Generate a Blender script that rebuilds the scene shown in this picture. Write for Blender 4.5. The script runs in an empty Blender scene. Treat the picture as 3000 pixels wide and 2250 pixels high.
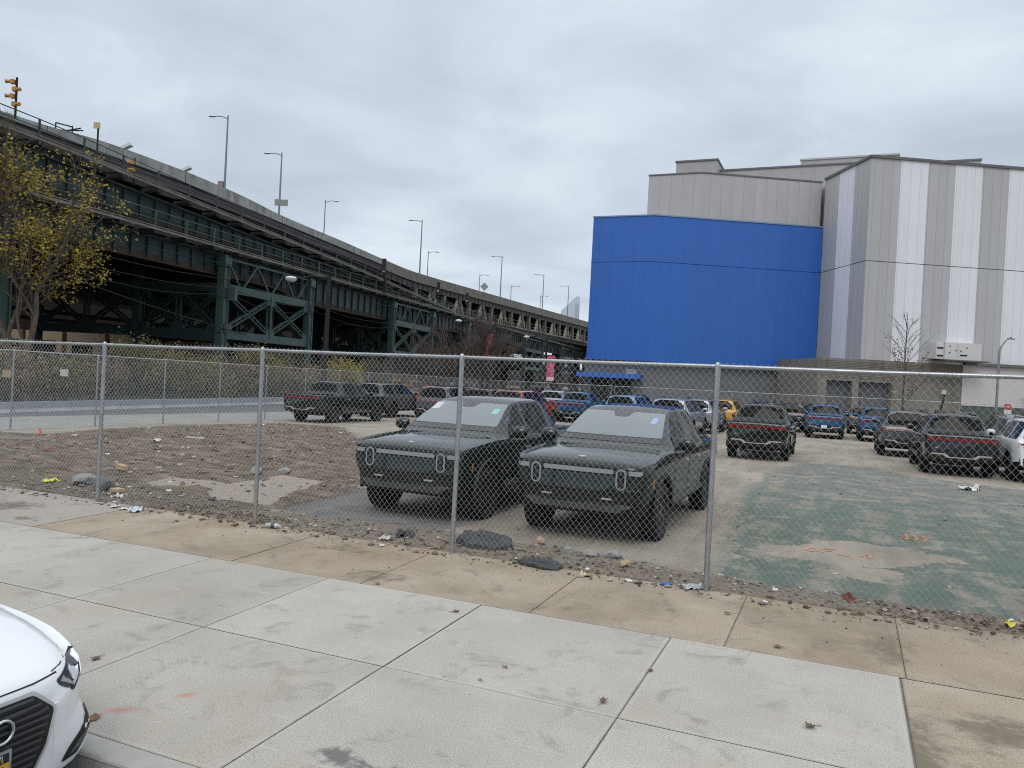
import bpy, bmesh, math, random
from mathutils import Vector, Matrix, noise
from mathutils.bvhtree import BVHTree
R = math.radians
rnd = random.Random(7)
scene = bpy.context.scene
COL = scene.collection

# ---------------------------------------------------------------- camera model
FPX, PITCH, ROLL, EYE = 2287.0, -0.0066, 0.0519, 2.194      # focal length in pixels of a 3000 px wide picture
X0, Y0, TH = -6.2528, 11.9507, -0.4054                       # the street grid: origin at a fence post, its u axis along the fence
CT, ST = math.cos(TH), math.sin(TH)


def W(u, v, z=0.0):
    return Vector((X0 + u * CT - v * ST, Y0 + u * ST + v * CT, z))


def UV(x, y):
    dx, dy = x - X0, y - Y0
    return dx * CT + dy * ST, -dx * ST + dy * CT


def zg(u, v):
    z = .005 * max(-12, min(14, u))
    return z + (.0254 * v if v < 0 else -.0065 * min(v, 55))


def WG(u, v, dz=0.0):
    return W(u, v, zg(u, v) + dz)


def FR(deg, D):
    """a frame along a straight line: s metres along, d metres to the left of the eye, z up"""
    a = R(deg)
    t = (math.sin(a), math.cos(a))
    l = (-math.cos(a), math.sin(a))

    def f(s, d, z):
        d = d + D
        return Vector((t[0] * s + l[0] * d, t[1] * s + l[1] * d, z))
    return f


S15 = FR(15, 0)
B23 = FR(23.2, 0)


# ---------------------------------------------------------------- object helpers
def tag(o, label, cat, group=None):
    o['label'] = label
    o['category'] = cat
    if group:
        o['group'] = group
    return o


def thing(name, label, cat, loc=(0, 0, 0), rz=0.0, group=None):
    o = bpy.data.objects.new(name, None)
    o.empty_display_size = .2
    COL.objects.link(o)
    o.location = loc
    o.rotation_euler = (0, 0, rz)
    if label:
        tag(o, label, cat, group)
    return o


def children(o):
    return [c for c in COL.objects if c.parent == o]


class MB:
    def __init__(s, origin=(0, 0, 0)):
        s.v = []
        s.f = []
        s.m = []
        s.o = Vector(origin)
        s.uv = None

    def add(s, vs, fs, m=0):
        b = len(s.v)
        s.v += [Vector(p) - s.o for p in vs]
        for f in fs:
            s.f.append([b + i for i in f])
            s.m.append(m)

    def obox(s, c, ax, ay, az, m=0):
        """box from centre and three half-axis vectors"""
        c = Vector(c)
        ax, ay, az = Vector(ax), Vector(ay), Vector(az)
        vs = [c + i * ax + j * ay + k * az for k in (-1, 1) for j in (-1, 1) for i in (-1, 1)]
        s.add(vs, [(0, 2, 3, 1), (4, 5, 7, 6), (0, 1, 5, 4), (1, 3, 7, 5), (3, 2, 6, 7), (2, 0, 4, 6)], m)

    def box(s, c, size, m=0):
        s.obox(c, (size[0] / 2, 0, 0), (0, size[1] / 2, 0), (0, 0, size[2] / 2), m)

    def beam(s, p, q, w, h, m=0, up=(0, 0, 1)):
        p, q = Vector(p), Vector(q)
        d = q - p
        if d.length < 1e-6:
            return
        t = d.normalized()
        up = Vector(up)
        if abs(t.dot(up)) > .98:
            up = Vector((1, 0, 0))
        sd = t.cross(up).normalized()
        u2 = sd.cross(t)
        s.obox((p + q) / 2, d / 2, sd * w / 2, u2 * h / 2, m)

    def fbox(s, F, s0, s1, d0, d1, z0, z1, m=0):
        """box in a line frame"""
        vs = [F(a, b, c) for c in (z0, z1) for b in (d0, d1) for a in (s0, s1)]
        s.add(vs, [(0, 2, 3, 1), (4, 5, 7, 6), (0, 1, 5, 4), (1, 3, 7, 5), (3, 2, 6, 7), (2, 0, 4, 6)], m)

    def strip(s, F, ss, d0, d1, z0f, z1f, m=0):
        """a long box whose bottom and top follow functions of s"""
        vs = []
        for a in ss:
            z0, z1 = z0f(a), z1f(a)
            vs += [F(a, d0, z0), F(a, d1, z0), F(a, d1, z1), F(a, d0, z1)]
        fs = []
        n = len(ss)
        for i in range(n - 1):
            b = i * 4
            for k in range(4):
                fs.append((b + k, b + (k + 1) % 4, b + 4 + (k + 1) % 4, b + 4 + k))
        fs += [(3, 2, 1, 0), (n * 4 - 4, n * 4 - 3, n * 4 - 2, n * 4 - 1)]
        s.add(vs, fs, m)

    def tube(s, pts, r, n=6, m=0, cap=True):
        pts = [Vector(p) for p in pts]
        k = len(pts)
        rs = r if isinstance(r, (list, tuple)) else [r] * k
        vs = []
        ref = None
        for i, p in enumerate(pts):
            t = (pts[min(i + 1, k - 1)] - pts[max(i - 1, 0)]).normalized()
            if ref is None:
                ref = Vector((0, 0, 1)) if abs(t.z) < .9 else Vector((1, 0, 0))
            a = t.cross(ref)
            if a.length < 1e-4:
                a = t.cross(Vector((.3, .9, .2)))
            a.normalize()
            b = t.cross(a)
            ref = -b if False else ref
            for j in range(n):
                g = 2 * math.pi * j / n
                vs.append(p + a * math.cos(g) * rs[i] + b * math.sin(g) * rs[i])
        fs = []
        for i in range(k - 1):
            for j in range(n):
                fs.append((i * n + j, i * n + (j + 1) % n, (i + 1) * n + (j + 1) % n, (i + 1) * n + j))
        if cap and n > 2:
            fs.append(tuple(range(n))[::-1])
            fs.append(tuple((k - 1) * n + j for j in range(n)))
        s.add(vs, fs, m)

    def lathe(s, prof, n=32, axis='y', c=(0, 0, 0), m=0):
        """profile of (axial, radius)"""
        vs = []
        c = Vector(c)
        for a, r in prof:
            for j in range(n):
                g = 2 * math.pi * j / n
                if axis == 'y':
                    vs.append(c + Vector((r * math.cos(g), a, r * math.sin(g))))
                elif axis == 'z':
                    vs.append(c + Vector((r * math.cos(g), r * math.sin(g), a)))
                else:
                    vs.append(c + Vector((a, r * math.cos(g), r * math.sin(g))))
        fs = []
        for i in range(len(prof) - 1):
            for j in range(n):
                fs.append((i * n + j, (i + 1) * n + j, (i + 1) * n + (j + 1) % n, i * n + (j + 1) % n))
        if prof[0][1] > 1e-4:
            fs.append(tuple(range(n)))
        if prof[-1][1] > 1e-4:
            fs.append(tuple((len(prof) - 1) * n + j for j in range(n))[::-1])
        s.add(vs, fs, m)

    def prism(s, poly, fn, a, b, m=0):
        """polygon of 2-d points extruded between fn(p, a) and fn(p, b)"""
        n = len(poly)
        vs = [fn(p, a) for p in poly] + [fn(p, b) for p in poly]
        fs = [tuple(range(n))[::-1], tuple(range(n, 2 * n))]
        fs += [(i, (i + 1) % n, n + (i + 1) % n, n + i) for i in range(n)]
        s.add(vs, fs, m)

    def mesh(s, name, mats, smooth=None):
        me = bpy.data.meshes.new(name)
        me.from_pydata([tuple(p) for p in s.v], [], s.f)
        for mt in (mats if isinstance(mats, (list, tuple)) else [mats]):
            me.materials.append(mt)
        me.polygons.foreach_set('material_index', s.m)
        me.update()
        finish(me, smooth)
        return me

    def build(s, name, mats, parent=None, smooth=None, normals=True):
        me = s.mesh(name, mats, smooth)
        if normals and len(s.f) < 60000:
            fix_normals(me)
            finish(me, smooth)
        o = bpy.data.objects.new(name, me)
        COL.objects.link(o)
        o.parent = parent
        return o


def fix_normals(me):
    bm = bmesh.new()
    bm.from_mesh(me)
    bmesh.ops.recalc_face_normals(bm, faces=bm.faces)
    bm.to_mesh(me)
    bm.free()


def finish(me, smooth):
    """smooth: None = flat, else the angle in degrees above which an edge stays sharp"""
    if smooth is None:
        return
    bm = bmesh.new()
    bm.from_mesh(me)
    lim = R(smooth)
    for f in bm.faces:
        f.smooth = True
    for e in bm.edges:
        if len(e.link_faces) == 2:
            e.smooth = e.calc_face_angle(0) < lim
        else:
            e.smooth = False
    bm.to_mesh(me)
    bm.free()


def obj(name, me, parent=None):
    o = bpy.data.objects.new(name, me)
    COL.objects.link(o)
    o.parent = parent
    return o


def structure(o):
    o['kind'] = 'structure'
    return o


def stuff(o):
    o['kind'] = 'stuff'
    return o


def dup(root, loc, rz, label=None, group=None, paint=None, cat=None, scale=None):
    """a copy of a thing with copies of its parts and sub-parts (mesh data shared)"""
    r = root.copy()
    COL.objects.link(r)
    r.location = loc
    r.rotation_euler = (0, 0, rz)
    if label:
        r['label'] = label
    if group:
        r['group'] = group
    if cat:
        r['category'] = cat
    if scale:
        r.scale = scale
    for ch in KIDS.get(root.name, []):
        c = ch.copy()
        COL.objects.link(c)
        c.parent = r
        repaint(c, paint)
        for g in KIDS.get(ch.name, []):
            d = g.copy()
            COL.objects.link(d)
            d.parent = c
            repaint(d, paint)
    return r


KIDS = {}


def remember(root):
    KIDS[root.name] = children(root)
    for c in KIDS[root.name]:
        KIDS[c.name] = children(c)


def repaint(o, paint):
    if paint is None or o.type != 'MESH' or not o.data.materials:
        return
    for sl in o.material_slots:
        if sl.material and sl.material.name.startswith('paint'):
            sl.link = 'OBJECT'
            sl.material = paint


# ---------------------------------------------------------------- materials
def newmat(name):
    m = bpy.data.materials.new(name)
    m.use_nodes = True
    nt = m.node_tree
    b = nt.nodes['Principled BSDF']
    return m, nt, b


def node(nt, kind, **kw):
    n = nt.nodes.new(kind)
    for k, val in kw.items():
        if k in n.inputs:
            n.inputs[k].default_value = val
        else:
            setattr(n, k, val)
    return n


def rgb(c):
    return (c[0], c[1], c[2], 1)


def noise_node(nt, scale, detail=6, rough=.6, vec=None, dist=0.0):
    n = node(nt, 'ShaderNodeTexNoise', Scale=scale, Detail=detail, Roughness=rough, Distortion=dist)
    if vec is not None:
        nt.links.new(vec, n.inputs['Vector'])
    return n


def ramp(nt, fac, stops):
    n = nt.nodes.new('ShaderNodeValToRGB')
    el = n.color_ramp.elements
    while len(el) < len(stops):
        el.new(.5)
    for e, (p, c) in zip(el, stops):
        e.position = p
        e.color = c if len(c) == 4 else rgb(c)
    nt.links.new(fac, n.inputs[0])
    return n.outputs[0]


def mixc(nt, fac, a, b, mode='MIX'):
    n = nt.nodes.new('ShaderNodeMix')
    n.data_type = 'RGBA'
    n.blend_type = mode
    for sock, val in ((n.inputs[0], fac), (n.inputs[6], a), (n.inputs[7], b)):
        if isinstance(val, bpy.types.NodeSocket):
            nt.links.new(val, sock)
        elif isinstance(val, (int, float)):
            sock.default_value = val
        else:
            sock.default_value = rgb(val)
    return n.outputs[2]


def math_node(nt, op, a, b=None, c=None):
    n = nt.nodes.new('ShaderNodeMath')
    n.operation = op
    for i, val in enumerate((a, b, c)):
        if val is None:
            continue
        if isinstance(val, bpy.types.NodeSocket):
            nt.links.new(val, n.inputs[i])
        else:
            n.inputs[i].default_value = val
    return n.outputs[0]


def bump(nt, b, h, strength, dist=.02):
    n = nt.nodes.new('ShaderNodeBump')
    n.inputs['Strength'].default_value = strength
    n.inputs['Distance'].default_value = dist
    nt.links.new(h, n.inputs['Height'])
    nt.links.new(n.outputs[0], b.inputs['Normal'])


def coords(nt, kind='Object'):
    n = nt.nodes.new('ShaderNodeTexCoord')
    return n.outputs[kind]


def stretch(nt, vec, sc):
    n = nt.nodes.new('ShaderNodeMapping')
    n.inputs['Scale'].default_value = sc
    nt.links.new(vec, n.inputs['Vector'])
    return n.outputs[0]


def M(name, col, rough=.6, metal=0.0, col2=None, scale=4.0, bumps=0.0, bscale=None, spec=.5, stretch_=None, contrast=(.35, .68), coat=0.0):
    """a plain material: colour varied by noise, a little bump"""
    m, nt, b = newmat(name)
    b.inputs['Roughness'].default_value = rough
    b.inputs['Metallic'].default_value = metal
    b.inputs['Specular IOR Level'].default_value = spec
    b.inputs['Coat Weight'].default_value = coat
    b.inputs['Coat Roughness'].default_value = .04
    b.inputs['Base Color'].default_value = rgb(col)
    if col2 or bumps:
        vec = coords(nt)
        if stretch_:
            vec = stretch(nt, vec, stretch_)
        n = noise_node(nt, scale, 8, .62, vec)
        if col2:
            nt.links.new(ramp(nt, n.outputs[0], [(contrast[0], col), (contrast[1], col2)]), b.inputs['Base Color'])
        if bumps:
            n2 = noise_node(nt, bscale or scale * 4, 6, .6, vec)
            bump(nt, b, n2.outputs[0], bumps)
    return m
# ---------------------------------------------------------------- vehicles
def paint_mat(name, col, rough=.32, metal=.0, coat=1.0):
    m, nt, b = newmat('paint_' + name)
    vec = coords(nt)
    n = noise_node(nt, 2.5, 6, .6, vec)
    dusty = tuple(min(1, c * .95 + .008) for c in col)
    nt.links.new(ramp(nt, n.outputs[0], [(.4, col), (.75, dusty)]), b.inputs['Base Color'])
    b.inputs['Roughness'].default_value = rough
    b.inputs['Metallic'].default_value = metal
    b.inputs['Coat Weight'].default_value = coat
    b.inputs['Coat Roughness'].default_value = .05
    b.inputs['Specular IOR Level'].default_value = .0
    return m


PAINT = {
    'green': paint_mat('green', (.008, .016, .0135)),
    'slate': paint_mat('slate', (.07, .08, .088)),
    'silver': paint_mat('silver', (.30, .34, .38), .35, .35),
    'blue': paint_mat('blue', (.012, .075, .17)),
    'light_blue': paint_mat('light_blue', (.16, .28, .42)),
    'red': paint_mat('red', (.26, .028, .022)),
    'yellow': paint_mat('yellow', (.62, .33, .045)),
    'white': paint_mat('white', (.74, .75, .76)),
    'midnight': paint_mat('midnight', (.012, .017, .022)),
    'black': paint_mat('black', (.008, .009, .010)),
}
TRIM = M('black_trim', (.007, .007, .0075), .5, 0, (.013, .0125, .012), 5, spec=.3)
RUBBER = M('tyre_rubber', (.009, .009, .009), .8, 0, (.03, .028, .024), 7, .25, 40, contrast=(.5, .8))
RIM = M('wheel_metal', (.09, .092, .096), .35, .8)
GLASS = M('dark_glass', (.003, .0035, .004), .04, 0, spec=.10)
SCREEN = M('windscreen_glass', (.15, .18, .185), .04, 0, spec=.75, coat=.3)
FRIT = M('windscreen_border', (.022, .02, .024), .12, 0, spec=.7)
LENS = M('white_lens', (.29, .29, .315), .14, 0, spec=.5)
REDLENS = M('red_lens', (.23, .010, .010), .14, 0, (.14, .005, .006), 3)
CHROME = M('bright_metal', (.62, .63, .64), .22, .9)
SATIN = M('satin_metal', (.45, .45, .44), .38, .35)
SKID = M('skid_grey', (.085, .09, .09), .45, .1)
AMBER = M('amber_lens', (.6, .17, .02), .2)
PLATEW = M('plate_white', (.72, .73, .73), .45)
LAMPIN = M('lamp_inside', (.02, .02, .024), .15, .2)
STICKW = M('sticker_white', (.52, .54, .55), .6)
STICKC = M('sticker_cyan', (.26, .52, .49), .6)
STICKB = M('sticker_blue', (.32, .40, .62), .6)
DARKLET = M('dark_lettering', (.16, .165, .17), .35, .5)


def pchip(tab):
    xs = [t[0] for t in tab][::-1] if tab[0][0] > tab[-1][0] else [t[0] for t in tab]
    ys = [t[1] for t in tab][::-1] if tab[0][0] > tab[-1][0] else [t[1] for t in tab]
    n = len(xs)
    h = [xs[i + 1] - xs[i] for i in range(n - 1)]
    d = [(ys[i + 1] - ys[i]) / h[i] for i in range(n - 1)]
    m = [0.0] * n
    m[0], m[-1] = d[0], d[-1]
    for i in range(1, n - 1):
        if d[i - 1] * d[i] > 0:
            w1, w2 = 2 * h[i] + h[i - 1], h[i] + 2 * h[i - 1]
            m[i] = (w1 + w2) / (w1 / d[i - 1] + w2 / d[i])

    def f(x):
        if x <= xs[0]:
            return ys[0]
        if x >= xs[-1]:
            return ys[-1]
        for i in range(n - 1):
            if x <= xs[i + 1]:
                t = (x - xs[i]) / h[i]
                return ((1 + 2 * t) * (1 - t) ** 2 * ys[i] + t * (1 - t) ** 2 * h[i] * m[i]
                        + t * t * (3 - 2 * t) * ys[i + 1] + t * t * (t - 1) * h[i] * m[i + 1])
    return f


def loft_body(T, stations, wheels, wr=.475, trim_z=.6):
    """T: tables zt, wt, zb, wb, wl, zbot over x; returns a mesh with wheel wells cut out"""
    fn = {k: pchip(v) for k, v in T.items()}
    rows = []
    for x in stations:
        zt, wt, zb, wb, wl, z0 = (fn[k](x) for k in ('zt', 'wt', 'zb', 'wb', 'wl', 'z0'))
        cr = fn['crown'](x) if 'crown' in fn else .03
        ze = zt - cr
        hh = ze - zb
        half = [(0, zt), (wt * .35, zt - cr * .06), (wt * .68, zt - cr * .28), (wt - .09, zt - cr * .62), (wt - .03, ze + cr * .1), (wt, ze - .035 if hh > .06 else ze - hh * .5),
                (wt + (wb - wt) * .62, zb + max(.0, hh) * .30), (wb - .012, zb + .02), (wb, zb - .03), (wb + .006, zb - .16), (wb - .002, (zb + z0) * .5 + .06), (wl, z0 + .16), (wl - .015, z0 + .05), (wl - .07, z0), (wl * .5, z0), (0, z0)]
        rows.append([(x, y, z) for y, z in half] + [(x, -y, z) for y, z in half[-2:0:-1]])
    n = len(rows[0])
    vs = [p for r in rows for p in r]
    fs = []
    for i in range(len(rows) - 1):
        for j in range(n):
            fs.append((i * n + j, i * n + (j + 1) % n, (i + 1) * n + (j + 1) % n, (i + 1) * n + j))
    fs.append(tuple(range(n)))
    fs.append(tuple((len(rows) - 1) * n + j for j in range(n))[::-1])
    me = bpy.data.meshes.new('body')
    me.from_pydata(vs, [], fs)
    fix_normals(me)
    bo = bpy.data.objects.new('tmp_body', me)
    COL.objects.link(bo)
    c = MB()
    for wx in wheels:
        for sd in (-1, 1):
            prof = [(sd * .62, wr), (sd * 1.3, wr)]
            c.lathe(prof, 40, 'y', (wx, 0, .43))
    cme = c.mesh('cut', [])
    fix_normals(cme)
    co = bpy.data.objects.new('tmp_cut', cme)
    COL.objects.link(co)
    md = bo.modifiers.new('b', 'BOOLEAN')
    md.operation = 'DIFFERENCE'
    md.object = co
    md.solver = 'EXACT'
    dg = bpy.context.evaluated_depsgraph_get()
    out = bpy.data.meshes.new_from_object(bo.evaluated_get(dg))
    bpy.data.objects.remove(bo)
    bpy.data.objects.remove(co)
    out.name = 'body'
    out.materials.clear()
    out.materials.append(PAINT['green'])
    out.materials.append(TRIM)
    for p in out.polygons:
        cz, cx, cy = p.center.z, p.center.x, abs(p.center.y)
        well = any((cx - wx) ** 2 + (cz - .43) ** 2 < (wr + .01) ** 2 for wx in wheels) and p.normal.z < .3 and abs(p.normal.y) < .95
        p.material_index = 1 if cz < trim_z or (well and cy < 1.0) else 0
    finish(out, 32)
    return out


class Skin:
    """projects flat outlines on to a body so that lamps, panes and badges follow its surface"""

    def __init__(s, me):
        s.bvh = BVHTree.FromPolygons([v.co.copy() for v in me.vertices], [tuple(p.vertices) for p in me.polygons])

    def decal(s, mb, poly, view, lift=.004, cell=.12, m=0, depth=.02):
        """poly of 2-d points; view 'front' / 'rear' (y, z) or 'left' / 'right' (x, z)"""
        bm = bmesh.new()
        vs = [bm.verts.new((p[0], p[1], 0)) for p in poly]
        bm.faces.new(vs)
        for ax in (0, 1):
            lo, hi = min(p[ax] for p in poly), max(p[ax] for p in poly)
            k = int((hi - lo) / cell)
            for i in range(1, k + 1):
                co = [0, 0, 0]
                no = [0, 0, 0]
                co[ax] = lo + (hi - lo) * i / (k + 1)
                no[ax] = 1
                bmesh.ops.bisect_plane(bm, geom=bm.verts[:] + bm.edges[:] + bm.faces[:], plane_co=co, plane_no=no)
        D = {'front': Vector((-1, 0, 0)), 'rear': Vector((1, 0, 0)), 'left': Vector((0, -1, 0)), 'right': Vector((0, 1, 0))}[view]
        bm.verts.index_update()
        top, bot = [], []
        for v in bm.verts:
            o = Vector((0, v.co.x, v.co.y)) - D * 6 if view in ('front', 'rear') else Vector((v.co.x, 0, v.co.y)) - D * 6
            hit, nor, _, _ = s.bvh.ray_cast(o, D)
            if hit is None:
                hit, nor, _, _ = s.bvh.find_nearest(o + D * 5)
            if nor.dot(D) > 0:
                nor = -nor
            top.append(hit + nor * lift)
            bot.append(hit - nor * depth)
        n = len(top)
        fs = [tuple(v.index for v in f.verts) for f in bm.faces]
        side = []
        for e in bm.edges:
            if len(e.link_faces) == 1:
                a, b = e.verts[0].index, e.verts[1].index
                side.append((a, b, n + b, n + a))
        bm.free()
        mb.add(top + bot, fs + side, m)

    def line(s, mb, pts, view, w=.010, lift=.0025, m=0, step=.1):
        """a thin dark seam along a polyline"""
        for (a, b) in zip(pts[:-1], pts[1:]):
            dx, dy = b[0] - a[0], b[1] - a[1]
            L = math.hypot(dx, dy)
            if L < 1e-5:
                continue
            nx, ny = -dy / L * w / 2, dx / L * w / 2
            s.decal(mb, [(a[0] - nx, a[1] - ny), (b[0] - nx, b[1] - ny), (b[0] + nx, b[1] + ny), (a[0] + nx, a[1] + ny)], view, lift, step, m, .006)

    def hit(s, a, b, view):
        D = {'front': Vector((-1, 0, 0)), 'rear': Vector((1, 0, 0)), 'left': Vector((0, -1, 0)), 'right': Vector((0, 1, 0))}[view]
        o = Vector((0, a, b)) - D * 6 if view in ('front', 'rear') else Vector((a, 0, b)) - D * 6
        h, n, _, _ = s.bvh.ray_cast(o, D)
        return h


def stadium(cx, cy, w, h, n=8):
    r = w / 2
    pts = []
    for k in range(n + 1):
        a = math.pi * k / n
        pts.append((cx + r * math.cos(a), cy + h / 2 - r + r * math.sin(a)))
    for k in range(n + 1):
        a = math.pi + math.pi * k / n
        pts.append((cx + r * math.cos(a), cy - h / 2 + r + r * math.sin(a)))
    return pts


def rrect(x0, x1, y0, y1, r, n=4):
    pts = []
    for cx, cy, a0 in ((x1 - r, y1 - r, 0), (x0 + r, y1 - r, 90), (x0 + r, y0 + r, 180), (x1 - r, y0 + r, 270)):
        for k in range(n + 1):
            a = R(a0 + 90 * k / n)
            pts.append((cx + r * math.cos(a), cy + r * math.sin(a)))
    return pts


def roundpoly(pts, r, n=3):
    out = []
    k = len(pts)
    for i in range(k):
        p, a, b = Vector(pts[i]), Vector(pts[i - 1]), Vector(pts[(i + 1) % k])
        da, db = (a - p), (b - p)
        ra, rb = min(r, da.length * .45), min(r, db.length * .45)
        p0, p1 = p + da.normalized() * ra, p + db.normalized() * rb
        for j in range(n + 1):
            t = j / n
            out.append(tuple((1 - t) ** 2 * p0 + 2 * t * (1 - t) * p + t * t * p1))
    return out


def text_mesh(txt, size, depth, mat, spacing=1.0, width=None):
    """flat lettering in the x-z plane facing -y, centred"""
    cu = bpy.data.curves.new('txt', 'FONT')
    cu.body = txt
    cu.size = size
    cu.align_x = 'CENTER'
    cu.align_y = 'CENTER'
    cu.extrude = depth
    cu.space_character = spacing
    cu.resolution_u = 2
    o = bpy.data.objects.new('txt', cu)
    COL.objects.link(o)
    dg = bpy.context.evaluated_depsgraph_get()
    dg.update()
    me = bpy.data.meshes.new_from_object(o.evaluated_get(dg))
    bpy.data.objects.remove(o)
    me.name = 'lettering'
    me.materials.clear()
    me.materials.append(mat)
    for v in me.vertices:
        v.co = Vector((v.co.x, -v.co.z, v.co.y))
    if width:
        xs = [v.co.x for v in me.vertices]
        k = width / (max(xs) - min(xs))
        for v in me.vertices:
            v.co.x *= k
    return me


def wheel_meshes(r=.405, w=.275, spokes=5):
    t = MB()
    h = w / 2
    t.lathe([(-h * .55, r * .60), (-h * .9, r * .68), (-h, r * .82), (-h * .93, r * .93), (-h * .72, r * .985), (0, r), (h * .72, r * .985), (h * .93, r * .93), (h, r * .82), (h * .9, r * .68), (h * .55, r * .60)], 44)
    for k in range(44):
        for row, off in ((-.62, 0), (-.2, .5), (.22, 0), (.64, .5)):
            a = 2 * math.pi * (k + off) / 44
            c = Vector((math.cos(a) * r * .992, row * h, math.sin(a) * r * .992))
            ra = Vector((math.cos(a), 0, math.sin(a)))
            ta = Vector((-math.sin(a), 0, math.cos(a)))
            t.obox(c, ta * r * .052, Vector((0, h * .17, 0)), ra * .009)
    tm = t.mesh('wheel', RUBBER, 40)
    g = MB()
    # outer face at +y
    g.lathe([(-h * .5, r * .60), (h * .55, r * .615), (h * .72, r * .60), (h * .66, r * .55), (-h * .2, r * .53), (-h * .2, .0)], 40)
    for k in range(spokes):
        for tw in (-.16, .16):
            a = 2 * math.pi * k / spokes
            p = Vector((math.cos(a + tw * .5) * r * .12, h * .60, math.sin(a + tw * .5) * r * .12))
            q = Vector((math.cos(a + tw * 1.7) * r * .575, h * .62, math.sin(a + tw * 1.7) * r * .575))
            g.beam(p, q, .034, .03, 0, up=(0, 1, 0))
    g.lathe([(h * .3, r * .17), (h * .68, r * .16), (h * .72, r * .1), (h * .72, 0)], 20)
    rm = g.mesh('rim', RIM, 35)
    return tm, rm


TYRE_ME, RIM_ME = wheel_meshes()


def mirror_part(root, side, x, z, y):
    mb = MB()
    vs = []
    prof = [(-.13, .02), (-.12, .075), (-.06, .10), (.04, .105), (.10, .08), (.13, .02)]
    for k, (yy, rr) in enumerate(prof):
        for j in range(10):
            a = 2 * math.pi * j / 10
            vs.append((x + math.cos(a) * rr * (.95 if math.cos(a) > 0 else .55), side * (y + .22 + yy), z + .07 + math.sin(a) * rr))
    fs = [(k * 10 + j, k * 10 + (j + 1) % 10, (k + 1) * 10 + (j + 1) % 10, (k + 1) * 10 + j) for k in range(5) for j in range(10)]
    fs += [tuple(range(10)), tuple(range(50, 60))]
    mt = [0 if sum(vs[i][2] for i in f) / len(f) > z + .04 else 1 for f in fs]
    b = len(mb.v)
    mb.add(vs, fs)
    mb.m[-len(fs):] = mt
    mb.beam((x, side * (y - .06), z - .03), (x - .01, side * (y + .16), z + .0), .09, .05, 1)
    return mb.build('mirror', [PAINT['green'], TRIM], root, 40)


def arch_part(root, side, wx, y, r0=.47, r1=.545):
    mb = MB()
    n = 22
    vs = []
    for k in range(n + 1):
        a = R(-6 + 192 * k / n)
        for rr, yy in ((r0, y - .05), (r0, y + .018), (r1 - .02, y + .022), (r1, y - .02)):
            vs.append((wx + math.cos(a) * rr, side * yy, .43 + math.sin(a) * rr))
    fs = [(k * 4 + j, k * 4 + (j + 1) % 4, (k + 1) * 4 + (j + 1) % 4, (k + 1) * 4 + j) for k in range(n) for j in range(4)]
    fs += [(0, 1, 2, 3), (n * 4, n * 4 + 1, n * 4 + 2, n * 4 + 3)]
    mb.add(vs, fs)
    return mb.build('wheel_arch', TRIM, root, 50)


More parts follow.
